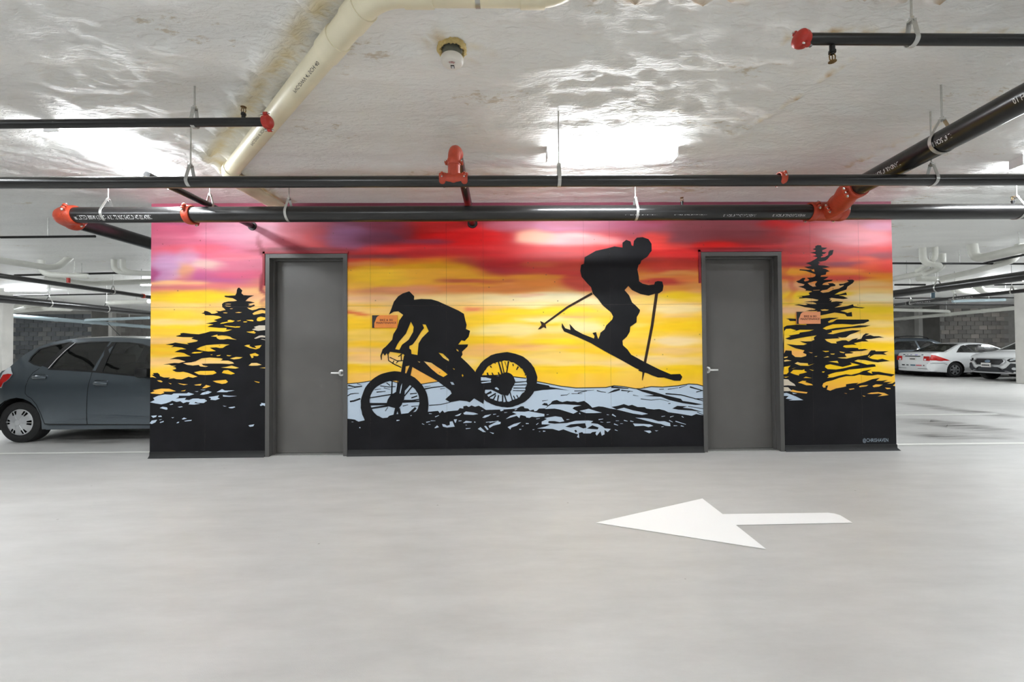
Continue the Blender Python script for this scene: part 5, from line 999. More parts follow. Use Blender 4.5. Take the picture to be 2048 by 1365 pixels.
a, b_, c_ = at_z(28, 621, 2.85), at_z(95, 616, 2.85), at_z(140, 617, 2.9); pv_smooth([a, b_, c_], .11, 'pvc_white', 'fat white drain pipe under the thick dark pipe at the left')
a, b_, c_ = at_z(28, 614, 2.9), at_z(42, 609, 2.95), at_z(80, 610, 2.95); pv_smooth([a, b_, c_], .07, 'pvc_white', 'short bent white pipe beside the left column')
a, b_ = at_z(215, 606, 2.95), at_z(298, 603, 2.95); pv_smooth([a, b_], .07, 'pvc_white', 'pale pipe under the ceiling left of the painted wall')
# right
a, b_ = at_y(1770, 641, 19.6), at_y(2048, 615, 14.8)
pc = pipe('drain_pipe', [a, b_], .075, 'pvc_white', 'cream drain pipe along the back wall at the right', seg=18)
for t in (.18, .5, .53, .76): MB().lathe(a.lerp(b_, t), b_-a, [(-.05, .075), (-.05, .084), (.05, .084), (.05, .075)], 18).build('pipe_joint', M['pvc_white'], pc, True)
a2, b2 = at_y(1785, 620, 17.0), at_y(1900, 623, 17.0); pv_smooth([a2, b2, a.lerp(b_, .5)], .065, 'pvc_white', 'cream branch drain meeting the long one at the right')
a = at_z(1846, 527, 2.9); pv_smooth([a+Vector((0, 0, .32)), a, a+Vector((.5, .1, -.02)), a+Vector((.55, .5, -.12))], .055, 'pvc_white', 'white elbow dropping from the ceiling, left of the cluster at the right')
a = at_z(1871, 520, 2.95); pv_smooth([a+Vector((0, 0, .3)), a+Vector((0, 0, 0)), a+Vector((.25, .6, -.1))], .045, 'pvc_white', 'cream stub dropping from the ceiling in the middle of the right cluster')
a = at_z(1885, 538, 2.85); pv_smooth([a+Vector((0, 0, .3)), a, a+Vector((.15, 1.2, 0))], .06, 'pvc_white', 'white pipe dropping from the ceiling, right of the cluster')
a, b_ = at_z(1837, 558, 2.9), at_z(1885, 559, 2.9); pv_smooth([a, b_], .065, 'pvc_white', 'short grey pipe stub hanging above the thick black pipe at the right')
a = at_z(1950, 520, 2.9); b_ = at_z(2048, 497, 2.9); pv_smooth([a+Vector((-.05, 0, .3)), a, b_+(b_-a)*.3], .075, 'pvc_white', 'grey drain pipe rising to the right edge from an elbow')
a, b_ = at_z(1940, 545, 2.9), at_z(2030, 520, 2.9); pv_smooth([a+Vector((-.1, .5, -.05)), a, b_, b_+Vector((.1, 0, .3))], .06, 'pvc_white', 'grey drain pipe slanting behind the thin black pipe at the right')
a, b_, c_ = at_z(1955, 574, 2.95), at_z(1965, 583, 2.85), at_z(2030, 583, 2.9); pv_smooth([a, b_, c_], .085, 'pvc_white', 'white bent pipe above the lettered black pipe at the right')
a, b_ = at_z(1905, 580, 2.9), at_z(1960, 586, 2.9); pv_smooth([a+Vector((0, 0, .2)), a, b_], .09, 'pvc_white', 'fat white elbow right of the blue pipe stub')
a, b_ = at_z(1905, 603, 2.85), at_z(2010, 600, 2.85); pv_smooth([a, b_], .05, 'pvc_blue', 'pale blue pipe running to the right column')
vo = pipe('valve_stub', [at_y(1866, 584, 11), at_y(1866, 597, 11)], .04, mat('stub_blue', (58, 84, 98), .5), 'short dark blue pipe stub between the pipes at the right'); prop(vo, at_y(1866, 584, 11))
# hangers in the depth
def deep_hang(px, py, X, Z, r, label): q = at_x(px, py, X); hanger((X, q.y, Z), (0, 1, 0), r, label)
deep_hang(226, 583, -8.6, 2.63, .043, 'clevis hanger on the upper receding pipe at the left')
deep_hang(98, 607, -10.7, 2.455, .084, 'clevis hanger on the lower receding pipe at the left, nearer one')
deep_hang(213, 619, -10.7, 2.455, .084, 'clevis hanger on the lower receding pipe at the left, farther one')
deep_hang(1876, 575, 8.8, 2.5, .084, 'clevis hanger on the upper receding pipe at the right')
deep_hang(1910, 597, 11.3, 2.508, .044, 'clevis hanger on the lettered receding pipe, middle one')
deep_hang(1822, 606, 11.3, 2.508, .044, 'clevis hanger on the lettered receding pipe, farthest one')
deep_hang(2024, 584, 11.3, 2.508, .044, 'clevis hanger on the lettered receding pipe beside the column')

# ================================================================== CARS
# car space: x forward from the rear axle, y to the left side, z up; 'near' side is -y
def interp(xs, t):
    for i in range(len(xs)-1):
        if t <= xs[i+1][0]: 
            a, b = xs[i], xs[i+1]; k = (t-a[0])/(b[0]-a[0]) if b[0] > a[0] else 0; k = max(0, min(1, k)); return a[1]+(b[1]-a[1])*k
    return xs[-1][1]
class Car:
    def __init__(s, name, label, paint, plan, tumble, group=None):
        s.root = empty(name); tag(s.root, label, 'car', group); s.paint = M[paint]; s.plan = plan; s.tumble = tumble
    def W(s, x, z): return interp(s.plan, x)*interp(s.tumble, z)
    def side(s, name, loops, mt, off=0.0, grid=.09, sides=(-1, 1), parent=None, label=None, smooth=True, thick=0.0):
        if len(sides) > 1:
            for sd in sides: o = s.side(name, loops, mt, off, grid, (sd,), parent, label, smooth)
            return o
        V, T = fill(loops, grid); vs = []; fs = []
        T = [t if (V[t[1]][0]-V[t[0]][0])*(V[t[2]][1]-V[t[0]][1])-(V[t[1]][1]-V[t[0]][1])*(V[t[2]][0]-V[t[0]][0]) > 0 else t[::-1] for t in T]
        for sd in sides:
            n = len(vs); vs += [(x, sd*(s.W(x, z)+off), z) for x, z in V]
            fs += [tuple(i+n for i in (t if sd < 0 else t[::-1])) for t in T]
        o = meshobj(name, vs, fs, mt, parent or s.root, smooth)
        if label: o['label'] = label
        return o
    def shell(s, sil, arches, windows, top_mats, bottom, crown=.035, zsill=.2):
        """sil: silhouette from rear bottom over the roof to front bottom; arches: [(cx, cz, r)]"""
        loop = list(sil)
        bot = [sil[-1]]
        xs = sorted(arches, key=lambda a: -a[0]); low = []
        for cx, cz, r in xs:
            a0 = math.asin(max(-1, min(1, (zsill-cz)/r)))
            for k in range(13):
                a = a0 + (math.pi-2*a0)*k/12; low.append((cx+math.cos(a)*r, cz+math.sin(a)*r))
        s.side('body_side', [loop+low]+windows, s.paint, 0, .08)
        # top skin: cross strips between the two silhouettes, with glass panels
        ny = 13; vs = []; n = len(sil)
        for i, (x, z) in enumerate(sil):
            a = sil[max(0, i-1)]; b = sil[min(n-1, i+1)]; dx, dz = b[0]-a[0], b[1]-a[1]; d = math.hypot(dx, dz) or 1; nx_, nz_ = -dz/d, dx/d
            w = s.W(x, z)
            for j in range(ny):
                t = -1+2*j/(ny-1); tt = math.sin(t*math.pi/2)*.35+t*.65; c = crown*(1-abs(t)**3.2)
                vs.append((x+nx_*c, -tt*w if False else tt*w, z+nz_*c))
        fs = []; fm = []
        for i in range(n-1):
            for j in range(ny-1):
                a = i*ny+j; fs.append((a, a+ny, a+ny+1, a+1)); g = i in top_mats and 1 <= j <= ny-3+0
                fm.append(1 if g else 0)
        o = meshobj('body_top', vs, fs, [s.paint, M['glass_light']], s.root, True, fm)
        # floor pan, wheel wells and a dark cabin floor
        x0, x1 = sil[0][0]+.05, sil[-1][0]-.05
        MB().box(x0, x1, -s.W(1, .5)+.16, s.W(1, .5)-.16, zsill-.03, zsill+.12).build('floor_pan', M['dark'], s.root)
        for cx, cz, r in arches:
            ww = s.W(cx, .5)
            for sd in (-1, 1):
                b = MB(); vs = []; m_ = 12
                for k in range(m_+1):
                    a = math.pi*k/m_-.1*0
                    for y in (sd*(ww-.015), sd*(ww-.3)): vs.append((cx+math.cos(a)*(r+.005), y, cz+math.sin(a)*(r+.005)))
                b.add(vs, [(2*k, 2*k+1, 2*k+3, 2*k+2) for k in range(m_)])
                b.box(cx-r, cx+r, *sorted((sd*(ww-.3), sd*(ww-.29))), zsill, cz+r)
                b.build('wheel_well', M['dark'], s.root)
        return o
    def wheel(s, x, sd, r, w, style, yoff=.01):
        y = sd*(s.W(x, .4)-yoff); o = empty('wheel', (x, y, r)); o.parent = s.root
        d = (0, sd, 0); ri = r*.655
        MB().lathe((0, 0, 0), d, [(-w, ri*.9), (-w, r*.93), (-w*.93, r*.985), (-w*.8, r), (-.03, r), (-.012, r*.985), (0, r*.92), (.006, r*.8), (0, ri*1.03), (-.012, ri)], 48).build('tyre', M['tyre'], o, True)
        MB().lathe((0, 0, 0), d, [(-.02, ri), (-w*.6, ri*.93), (-w*.62, 0)], 36).build('rim_barrel', M['trim_black'], o, True)
        b = MB()
        if style == 'cover':        # wheel cover with six slots near the edge
            th = [0]
            L = [(ri*.98, -.012), (ri*.9, -.004), (ri*.62, .012), (ri*.3, .014), (ri*.24, .02), (0, .022)]
            nseg = 72; vs = []
            for (rr, yy) in L:
                for k in range(nseg): a = 2*math.pi*k/nseg; vs.append((math.cos(a)*rr, sd*yy, math.sin(a)*rr))
            fs = []
            for i in range(len(L)-1):
                for k in range(nseg):
                    if i == 1 and (k+3) % 12 < 5: continue
                    a = i*nseg+k; q = i*nseg+(k+1) % nseg; fs.append((a, q, q+nseg, a+nseg) if sd < 0 else (a, a+nseg, q+nseg, q))
            b.add(vs, fs)
            for k in range(6):
                a = 2*math.pi*(k+.96)/6; b.tube([(math.cos(a)*ri*.25, sd*.017, math.sin(a)*ri*.25), (math.cos(a)*ri*.93, sd*.001, math.sin(a)*ri*.93)], .006, 6)
            h = b.build('hubcap', M['hub'], o, True); MB().lathe((0, sd*.02, 0), d, [(0, ri*.2), (.004, ri*.19), (.005, 0)], 20).build('centre_cap', M['hub'], h, True)
        else:
            ns = 6 if style == 'six' else 5
            for k in range(ns):
                a = 2*math.pi*k/ns; ca, sa = math.cos(a), math.sin(a); p = lambda rr, t, yy: (ca*rr-sa*t, sd*yy, sa*rr+ca*t)
                b.add([p(0, -ri*.2, .005), p(ri*.95, -ri*.16, -.012), p(ri*.95, ri*.16, -.012), p(0, ri*.2, .005), p(0, -ri*.2, -.03), p(ri*.95, -ri*.16, -.04), p(ri*.95, ri*.16, -.04), p(0, ri*.2, -.03)], [(0, 1, 2, 3), (0, 4, 5, 1), (3, 2, 6, 7), (1, 5, 6, 2)])
            b.lathe((0, 0, 0), d, [(-.03, ri*1.0), (-.008, ri*.99), (-.008, ri*.9), (-.03, ri*.88)], 36); b.lathe((0, 0, 0), d, [(0, ri*.24), (.012, ri*.2), (.014, 0)], 20)
            b.build('alloy_rim', M['alloy'], o, True)
        return o
    def seam(s, pts, w=.008, mt=None, sides=(-1,), name='door_gap'):
        P = []
        for i in range(len(pts)-1):
            n = max(1, int(math.hypot(pts[i+1][0]-pts[i][0], pts[i+1][1]-pts[i][1])/.06))
            for k in range(n): P.append((pts[i][0]+(pts[i+1][0]-pts[i][0])*k/n, pts[i][1]+(pts[i+1][1]-pts[i][1])*k/n))
        P.append(pts[-1]); return s.side(name, [stroke2d(P, w)], mt or M['dark'], .0025, 0, sides)
    def quad_end(s, name, pts_yz, x_of, mt, label=None):
        pass
def chaikin(p, n=1):
    for _ in range(n):
        q = [p[0]]
        for i in range(len(p)-1): a, b = p[i], p[i+1]; q += [(a[0]*.75+b[0]*.25, a[1]*.75+b[1]*.25), (a[0]*.25+b[0]*.75, a[1]*.25+b[1]*.75)]
        q.append(p[-1]); p = q
    return p
def cf(pts): return [((x-182)/732, (1190-y)/732) for x, y in pts]
def seatset(c, x, z, mt, n=2, h=.62, y0=.36):
    for sd in ((-1, 1) if n == 2 else (-1, 0, 1)):
        b = MB().box(x-.05, x+.5, sd*y0-.24, sd*y0+.24, z-.1, z+.12, .05); b.tube([(x-.02, sd*y0, z+.05), (x-.12, sd*y0, z+h*.55), (x-.17, sd*y0, z+h*.92)], [.2, .19, .15], 10)
        b.box(x-.27, x-.15, sd*y0-.12, sd*y0+.12, z+h*.95, z+h*1.2, .04)
        b.build('seat', M[mt], c.root, True)

# ---- grey hatchback at the left
c = Car('hatchback_car', 'dark blue grey five-door hatchback seen from its side, nose hidden by the painted wall', 'paint_grey',
        [(-.66, .52), (-.6, .60), (-.5, .70), (-.3, .80), (0, .845), (.6, .86), (1.8, .86), (2.5, .85), (2.9, .80), (3.15, .70), (3.3, .52)],
        [(.15, .96), (.3, .99), (.45, 1.0), (.72, 1.0), (.82, .997), (.89, .985), (.95, .966), (1.02, .95), (1.1, .925), (1.25, .865), (1.4, .80), (1.5, .74), (1.56, .66)])
sil = [(-.63, .24), (-.66, .45), (-.62, .62), (-.57, .8), (-.5, .93), (-.36, 1.05)] + cf([(5, 400), (60, 335), (105, 285), (150, 240), (250, 170), (380, 112), (500, 86), (600, 73), (750, 64), (900, 60), (1100, 62), (1300, 72), (1450, 82), (1600, 100)]) + [(2.15, 1.42), (2.45, 1.27), (2.72, 1.10), (2.8, 1.04), (3.0, .95), (3.18, .82), (3.28, .62), (3.3, .4), (3.24, .22)]
w1 = cf([(300, 188), (420, 150), (520, 128), (592, 112), (560, 150), (430, 320), (390, 360), (315, 345), (240, 312), (250, 262)])
w2 = cf([(662, 132), (800, 118), (1018, 112), (1000, 200), (950, 418), (700, 400), (500, 388), (540, 300), (600, 205)])
w3 = cf([(1096, 118), (1250, 124), (1400, 148), (1550, 198), (1700, 268), (1800, 330), (1900, 410), (1920, 500), (1640, 490), (1300, 455), (1062, 434), (1075, 300)])
arch = [(0, .3, .365), (2.5, .3, .365)]
c.shell(sil, arch, [w1, w2, w3], set(range(5, 9)) | set(range(21, 24)), None)
for w, nm in ((w1, 'quarter_window'), (w2, 'rear_door_window'), (w3, 'front_door_window')):
    c.side(nm, [w], M['glass'], -.004, .12)
    k = len(w); cxm = sum(p[0] for p in w)/k; czm = sum(p[1] for p in w)/k
    sh = [(cxm+(x-cxm)*(1+.022/max(.1, math.hypot(x-cxm, z-czm))), czm+(z-czm)*(1+.022/max(.1, math.hypot(x-cxm, z-czm)))) for x, z in w]
    c.side('window_seal', [sh, w], M['trim_black'], .003, 0)
c.side('pillar_trim', [cf([(1018, 112), (1096, 112), (1078, 300), (1062, 434), (950, 420), (1000, 200)])], M['trim_black'], .0035, 0)
c.side('pillar_trim', [cf([(1030, 112), (1050, 112), (1015, 300), (990, 424), (958, 420), (1005, 230)])], c.paint, .005, 0)
c.side('pillar_trim', [cf([(600, 114), (655, 114), (590, 200), (530, 300), (478, 392), (395, 365), (440, 320), (560, 150)])], M['trim_black'], .0035, 0)
o = c.side('chrome_strip', [stroke2d(cf([(655, 116), (590, 200), (530, 295), (478, 395)]), .012)], M['chrome'], .006, 0); o['label'] = 'bright strip before the rear door window'
c.side('belt_trim', [stroke2d(cf([(480, 400), (700, 412), (980, 432), (1300, 466), (1660, 503), (1920, 525)]), .022)], M['trim_black'], .006, 0)
c.seam(cf([(378, 392), (320, 440), (290, 500), (278, 580), (276, 655), (300, 685), (345, 712), (400, 780), (440, 860), (460, 920), (482, 985)]))
c.seam(cf([(956, 440), (948, 560), (938, 700), (934, 860), (932, 990)]))
c.seam(cf([(482, 985), (540, 990), (930, 995), (1300, 1000), (1900, 1008)]), .012)
c.seam(cf([(1900, 520), (1960, 700), (1960, 900), (1900, 1008)]))
o = c.side('sill_panel', [cf([(480, 1005), (2080, 1015), (2080, 1046), (500, 1046)])], c.paint, .018, 0)
o = c.side('door_crease', [cf([(560, 975), (930, 930), (935, 945), (600, 985)]), cf([(945, 895), (1300, 900), (1600, 922), (1300, 918), (945, 905)])], c.paint, .012, 0)
for hx, hy in ((416, 490), (1080, 558)):
    p = cf([(hx, hy)])[0]; y = -c.W(*p)
    b = MB().box(p[0]-.095, p[0]+.095, y-.004, y+.01, p[1]-.048, p[1]+.048, .018); b.build('handle_recess', M['trim_black'] if False else c.paint, c.root, True)
    b = MB().tube([(p[0]-.088, y-.012, p[1]), (p[0]-.06, y-.034, p[1]+.006), (p[0], y-.04, p[1]+.008), (p[0]+.06, y-.036, p[1]+.004), (p[0]+.09, y-.012, p[1]-.004)], [.02, .024, .026, .024, .02], 12)
    b.build('door_handle', c.paint, c.root, True)
o = c.side('tail_light', [cf([(-60, 600), (-75, 520), (-40, 440), (10, 385), (45, 378), (70, 420), (95, 450), (70, 500), (40, 530), (10, 545), (-5, 600)])], M['clear_lens'], .006, .05); 
c.side('tail_light_lens', [cf([(-50, 590), (-60, 520), (-20, 458), (40, 448), (92, 452), (66, 500), (40, 528), (8, 545), (-8, 590)])], M['red_lens'], .012, .05, parent=o)
b = MB().box(0, .2, -.1, .1, -.07, .07, .04); q = b.build('door_mirror', M['trim_black'], c.root, True); pm = cf([(1560, 430)])[0]; q.location = (pm[0]-.1, -c.W(*pm)-.06, pm[1]-.02)
c.side('fuel_flap', [[(-.12, .78), (.05, .78), (.05, .94), (-.12, .94)]], c.paint, .001, 0, (1,))
for x in (0, 2.5):
    for sd in (-1, 1): c.wheel(x, sd, .3, .2, 'cover', .035)
seatset(c, 1.35, .55, 'seat'); seatset(c, .45, .55, 'seat')
MB().box(2.05, 2.5, -.66, .66, .6, .95, .06).build('dashboard', M['trim_black'], c.root, True)
MB().box(.3, 2.6, -.7, .7, .28, .34).build('cabin_floor', M['trim_black'], c.root); MB().box(-.35, .2, -.6, .6, .3, .95).build('boot_interior', M['trim_black'], c.root)
b = MB().tube([(.56+.2, 0, 1.53), (.5, 0, 1.8)], .004, 6); b.build('antenna', M['trim_black'], c.root)
b = MB(); 
for k in range(20): a = 2*math.pi*k/20; b.v.append(Vector((1.95-.02*math.sin(a)*4, .34+.18*math.cos(a), .95+.18*math.sin(a))))
sw = MB().tube(b.v+[b.v[0]], .014, 8, False).build('steering_wheel', M['trim_black'], c.root, True)
pw = at_y(33, 850, 6.12); c.root.location = (pw.x, 6.12+.86-.02, 0)

# ---- white coupe at the right
def coupe():
    c = Car('coupe_car', 'white two-door coupe seen from behind, red tail lights and small stickers on its bumper', 'paint_white',
        [(-.95, .58), (-.9, .70), (-.78, .79), (-.5, .845), (0, .855), (1.5, .86), (2.6, .85), (3.1, .80), (3.35, .7), (3.48, .5)],
        [(.15, .95), (.3, .985), (.45, 1.0), (.8, 1.0), (.92, .96), (1.05, .88), (1.2, .77), (1.33, .67), (1.4, .6)])
    sil = [(-.88, .24), (-.94, .36), (-.95, .5), (-.93, .56), (-.9, .7), (-.88, .9), (-.84, .985), (-.6, 1.02), (-.32, 1.02), (-.05, 1.12), (.25, 1.25), (.5, 1.34), (.75, 1.385), (1.1, 1.4), (1.4, 1.385), (1.7, 1.33), (2.0, 1.2), (2.35, 1.0), (2.6, .93), (3.0, .84), (3.3, .74), (3.44, .6), (3.46, .4), (3.4, .24)]
    wq = [(.13, 1.03), (.3, 1.16), (.48, 1.27), (.62, 1.3), (.74, 1.24), (.82, 1.02)]
    wd = [(.86, 1.02), (.72, 1.3), (.9, 1.325), (1.3, 1.33), (1.62, 1.29), (1.95, 1.165), (2.22, 1.0)]
    arch = [(0, .31, .36), (2.62, .31, .36)]
    c.shell(sil, arch, [wq, wd], set(range(8, 11)) | set(range(15, 17)), None)
    for w, nm in ((wq, 'quarter_window'), (wd, 'door_window')):
        c.side(nm, [w], M['glass'], -.003, .15); cx = sum(p[0] for p in w)/len(w); cz = sum(p[1] for p in w)/len(w)
        c.side('window_seal', [[(cx+(x-cx)*1.06, cz+(z-cz)*1.1) for x, z in w], w], M['trim_black'], .003, 0)
    c.seam([(.9, 1.0), (.92, .7), (.95, .32)]); c.seam([(-.86, .6), (-.4, .6), (-.36, .5)], .006)
    c.seam([(-.94, .57), (-.5, .585), (-.38, .53)], .012, M['trim_black'], (-1, 1), 'bumper_gap')
    o = c.side('tail_light', [[(-.92, .67), (-.905, .8), (-.86, .92), (-.76, .905), (-.5, .79), (-.24, .69), (-.6, .67)]], M['red_lens'], .008, .06); o['label'] = 'red wedge tail light'
    # rear face details, built on the rear face
    def rear(name, y0, y1, z0, z1, mt, dx=.012, r=0.0, parent=None):
        xr = lambda z: interp([(.24, -.905), (.36, -.965), (.5, -.985), (.56, -.965), (.7, -.935), (.9, -.915)], z)
        b = MB(); zs = (z0, z1)
        b.add([(xr(z0)-dx+.02, y0, z0), (xr(z0)-dx+.02, y1, z0), (xr(z1)-dx+.02, y1, z1), (xr(z1)-dx+.02, y0, z1), (xr(z0)-dx, y0, z0), (xr(z0)-dx, y1, z0), (xr(z1)-dx, y1, z1), (xr(z1)-dx, y0, z1)], [(4, 7, 6, 5), (0, 1, 2, 3), (0, 4, 5, 1), (3, 2, 6, 7), (0, 3, 7, 4), (1, 5, 6, 2)])
        return b.build(name, mt, parent or c.root)
    for sd in (-1, 1):
        o = rear('tail_light', *(sorted((sd*.47, sd*.69))), .68, .86, M['red_lens'], .016); rear('reverse_lens', *(sorted((sd*.5, sd*.58))), .69, .76, M['clear_lens'], .02, parent=o)
    rear('handle_strip', -.32, .32, .845, .875, M['trim_black'], .022)
    p = rear('licence_plate', -.16, .14, .69, .82, M['plate'], .02)
    rear('plate_print', -.12, .1, .72, .76, M['clad'], .0225, parent=p)
    cols = [((58, 60, 66), -.42, -.30), ((100, 100, 104), -.22, -.13), ((70, 110, 130), -.04, .16), ((222, 120, 130), .2, .42), ((120, 90, 90), .5, .53)]
    for rgb, a, b2 in cols: rear('bumper_sticker', *(sorted((-a, -b2))), .455, .505, mat('sticker', rgb, .5), .014)
    for rgb, a, b2 in [((40, 60, 70), -.42, -.34), ((150, 150, 160), -.26, -.2), ((150, 150, 190), -.1, -.05), ((170, 160, 220), .1, .2), ((60, 60, 90), .38, .44)]: rear('boot_sticker', *(sorted((-a, -b2))), .905, .935, mat('sticker', rgb, .5), .014)
    rear('bumper_step', -.62, .62, .34, .355, M['trim_black'], .012)
    for x in (0, 2.62):
        for sd in (-1, 1): c.wheel(x, sd, .31, .19, 'six', .03)
    seatset(c, .5, .52, 'seat_beige', h=.6); seatset(c, 1.45, .5, 'seat_beige', h=.62)
    MB().box(.2, 2.4, -.65, .65, .28, .4).build('cabin_floor', M['seat_beige'], c.root); MB().box(-.35, .35, -.6, .6, .9, .98).build('parcel_shelf', M['seat_beige'], c.root)
    return c
c = coupe(); pw = at_y(1909, 740, 16.6); c.root.location = (pw.x, 16.55+.84, 0)

# ---- white crossover at the right, nose towards the wall
def crossover():
    c = Car('crossover_car', 'white crossover with black grille and dark bumper cladding, half hidden by the right column', 'paint_white',
        [(-.85, .6), (-.6, .8), (0, .88), (2.4, .89), (2.9, .88), (3.2, .84), (3.4, .77), (3.5, .68), (3.56, .5)],
        [(.2, .95), (.4, .99), (.6, 1.0), (.85, 1.0), (1.0, .97), (1.15, .92), (1.35, .82), (1.5, .74), (1.62, .64)])
    sil = [(-.8, .3), (-.85, .6), (-.78, 1.0), (-.55, 1.35), (-.3, 1.53), (.2, 1.59), (.8, 1.6), (1.3, 1.57), (1.55, 1.5), (1.9, 1.3), (2.3, 1.1), (2.45, 1.06), (2.8, 1.03), (3.1, .98), (3.3, .92), (3.45, .86), (3.52, .72), (3.56, .55), (3.54, .4), (3.44, .3)]
    w1 = [(-.25, 1.18), (-.1, 1.4), (.6, 1.47), (.7, 1.1), (-.2, 1.1)]; w2 = [(.78, 1.1), (.72, 1.47), (1.2, 1.46), (1.6, 1.3), (2.05, 1.07)]
    arch = [(0, .34, .39), (2.67, .34, .39)]
    c.shell(sil, arch, [w1, w2], set(range(8, 10)) | set(range(2, 4)), None, zsill=.28)
    for w in (w1, w2): c.side('door_window', [w], M['glass'], -.003, .15)
    c.side('sill_cladding', [[(.38, .28), (2.28, .28), (2.28, .42), (.38, .42)]], M['clad'], .02, 0)
    for cx in (0, 2.67):
        c.side('arch_cladding', [[(cx+math.cos(math.pi*k/14)*.46, .34+math.sin(math.pi*k/14)*.46) for k in range(15)]+[(cx-math.cos(math.pi*k/14)*.39, .34+math.sin(math.pi*k/14)*.39) for k in range(15)]], M['clad'], .012, 0)
    def xf(y, z):   # the nose surface
        w = [(0, 3.585), (.3, 3.575), (.5, 3.545), (.65, 3.49), (.76, 3.40), (.84, 3.24), (.88, 3.0)]
        return .035 + interp(w, abs(y)) + interp([(.3, -.1), (.42, -.02), (.6, 0), (.78, -.04), (.9, -.13), (1.0, -.3)], z)
    def front(name, loops, mt, off, grid=.06, parent=None, label=None):
        V, T = fill(loops, grid); T = [t if (V[t[1]][0]-V[t[0]][0])*(V[t[2]][1]-V[t[0]][1])-(V[t[1]][1]-V[t[0]][1])*(V[t[2]][0]-V[t[0]][0]) > 0 else t[::-1] for t in T]
        o = meshobj(name, [(xf(y, z)+off, y, z) for y, z in V], T, mt, parent or c.root, True)
        if label: o['label'] = label
        return o
    front('bumper_cladding', [[(-.86, .3), (.86, .3), (.87, .62), (.62, .66), (.52, .5), (.42, .44), (.3, .52), (-.3, .52), (-.42, .44), (-.52, .5), (-.62, .66), (-.87, .62)]], M['clad'], .03)
    g = front('grille', [[(-.36, .6), (.36, .6), (.46, .72), (.4, .8), (-.4, .8), (-.46, .72)]], M['trim_black'], .03)
    front('grille_surround', [[(-.39, .57), (.39, .57), (.5, .72), (.43, .83), (-.43, .83), (-.5, .72)], [(-.36, .6), (.36, .6), (.46, .72), (.4, .8), (-.4, .8), (-.46, .72)]], M['alloy'], .036, .0)
    for z in (.645, .69, .735): front('grille_bar', [[(-.38, z), (.38, z), (.38, z+.01), (-.38, z+.01)]], M['clad'], .045, .1, g)
    front('badge', [[(.09*math.cos(a), .72+.05*math.sin(a)) for a in [2*math.pi*k/16 for k in range(16)]]], mat('badge_blue', (120, 140, 160), .3, .5), .05, 0, g)
    for sd in (-1, 1):
        hl = [(sd*y, z) for y, z in ((.52, .76), (.6, .7), (.84, .74), (.87, .84), (.7, .86), (.56, .82))]
        h = front('headlight', [hl], M['trim_black'], .03, label='headlight with dark housing'); front('headlight_lens', [[(sd*y, z) for y, z in ((.6, .745), (.82, .765), (.84, .83), (.7, .84), (.6, .8))]], M['clear_lens'], .042, .08, h)
        cc = (sd*.7, .47); f = front('fog_light', [[(cc[0]+.05*math.cos(a), cc[1]+.05*math.sin(a)) for a in [2*math.pi*k/14 for k in range(14)]]], M['clear_lens'], .045, 0)
    p = front('licence_plate', [[(-.2, .5), (.12, .5), (.12, .66), (-.2, .66)]], M['plate'], .055, 0); front('plate_print', [[(-.16+.05*k, .55), (-.125+.05*k, .55), (-.125+.05*k, .6), (-.16+.05*k, .6)] for k in range(5)], M['clad'], .058, 0, p)
    front('skid_trim', [[(-.5, .36), (.5, .36), (.62, .3), (.66, .32), (.52, .39), (-.52, .39), (-.66, .32), (-.62, .3)]], M['alloy'], .04, .0)
    front('lower_intake', [[(-.42, .4), (.42, .4), (.34, .48), (-.34, .48)]], M['dark'], .04, 0)
    for x in (0, 2.67):
        for sd in (-1, 1): c.wheel(x, sd, .34, .22, 'five', .03)
    seatset(c, 1.2, .65, 'seat', h=.62); seatset(c, .3, .65, 'seat', h=.6)
    MB().box(1.9, 2.35, -.7, .7, .7, 1.04, .05).build('dashboard', M['trim_black'], c.root, True); MB().box(.1, 2.5, -.7, .7, .36, .45).build('cabin_floor', M['trim_black'], c.root)
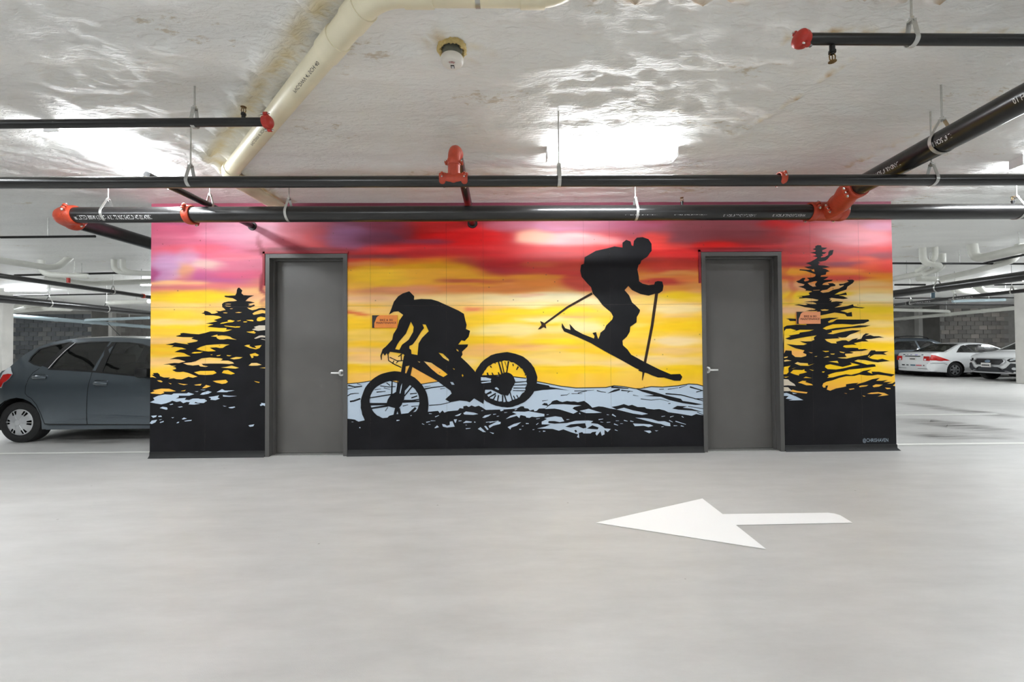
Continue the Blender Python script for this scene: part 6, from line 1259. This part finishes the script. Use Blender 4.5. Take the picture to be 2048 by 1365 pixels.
    return c
c = crossover(); c.root.rotation_euler = (0, 0, math.pi); c.root.location = (17.72+3.58, 14.95, 0)

# ---- slate estate car beyond the coupe
def estate():
    c = Car('estate_car', 'slate grey estate car with roof rails, mostly hidden behind the white coupe', 'paint_slate',
        [(-.9, .6), (-.6, .82), (0, .88), (2.6, .88), (3.1, .8), (3.4, .6)],
        [(.2, .95), (.4, .99), (.6, 1.0), (.9, .99), (1.05, .95), (1.2, .89), (1.4, .8), (1.55, .72), (1.68, .62)])
    sil = [(-.85, .3), (-.92, .6), (-.85, 1.0), (-.65, 1.4), (-.45, 1.58), (.2, 1.64), (.9, 1.65), (1.4, 1.6), (1.8, 1.42), (2.3, 1.1), (2.45, 1.05), (3.0, .97), (3.35, .8), (3.42, .5), (3.3, .3)]
    w1 = [(-.5, 1.12), (-.4, 1.35), (-.2, 1.5), (.62, 1.52), (.66, 1.1)]; w2 = [(.74, 1.1), (.7, 1.52), (1.3, 1.49), (1.68, 1.34), (2.05, 1.08)]
    c.shell(sil, [(0, .33, .38), (2.7, .33, .38)], [w1, w2], set(range(7, 9)) | set(range(2, 4)), None, zsill=.28)
    for w in (w1, w2): c.side('door_window', [w], M['glass'], -.003, .2)
    for sd in (-1, 1):
        b = MB().tube([(-.3, sd*.62, 1.62), (-.2, sd*.62, 1.71), (.3, sd*.62, 1.74), (.9, sd*.62, 1.73), (1.2, sd*.62, 1.68), (1.3, sd*.62, 1.6)], .018, 8); b.build('roof_rail', M['trim_black'], c.root, True)
        for x in (0, 2.7): c.wheel(x, sd, .33, .21, 'five', .03)
    c.seam([(.7, 1.08), (.72, .35)]); seatset(c, 1.1, .65, 'seat'); seatset(c, .2, .65, 'seat')
    p = (.95, .93); y = -c.W(*p); MB().tube([(p[0]-.1, y-.02, p[1]), (p[0]+.1, y-.02, p[1])], .02, 8).build('door_handle', M['chrome'], c.root, True)
    return c
c = estate(); pw = at_y(1813, 735, 18.35); c.root.location = (pw.x, 18.35+.87, 0)
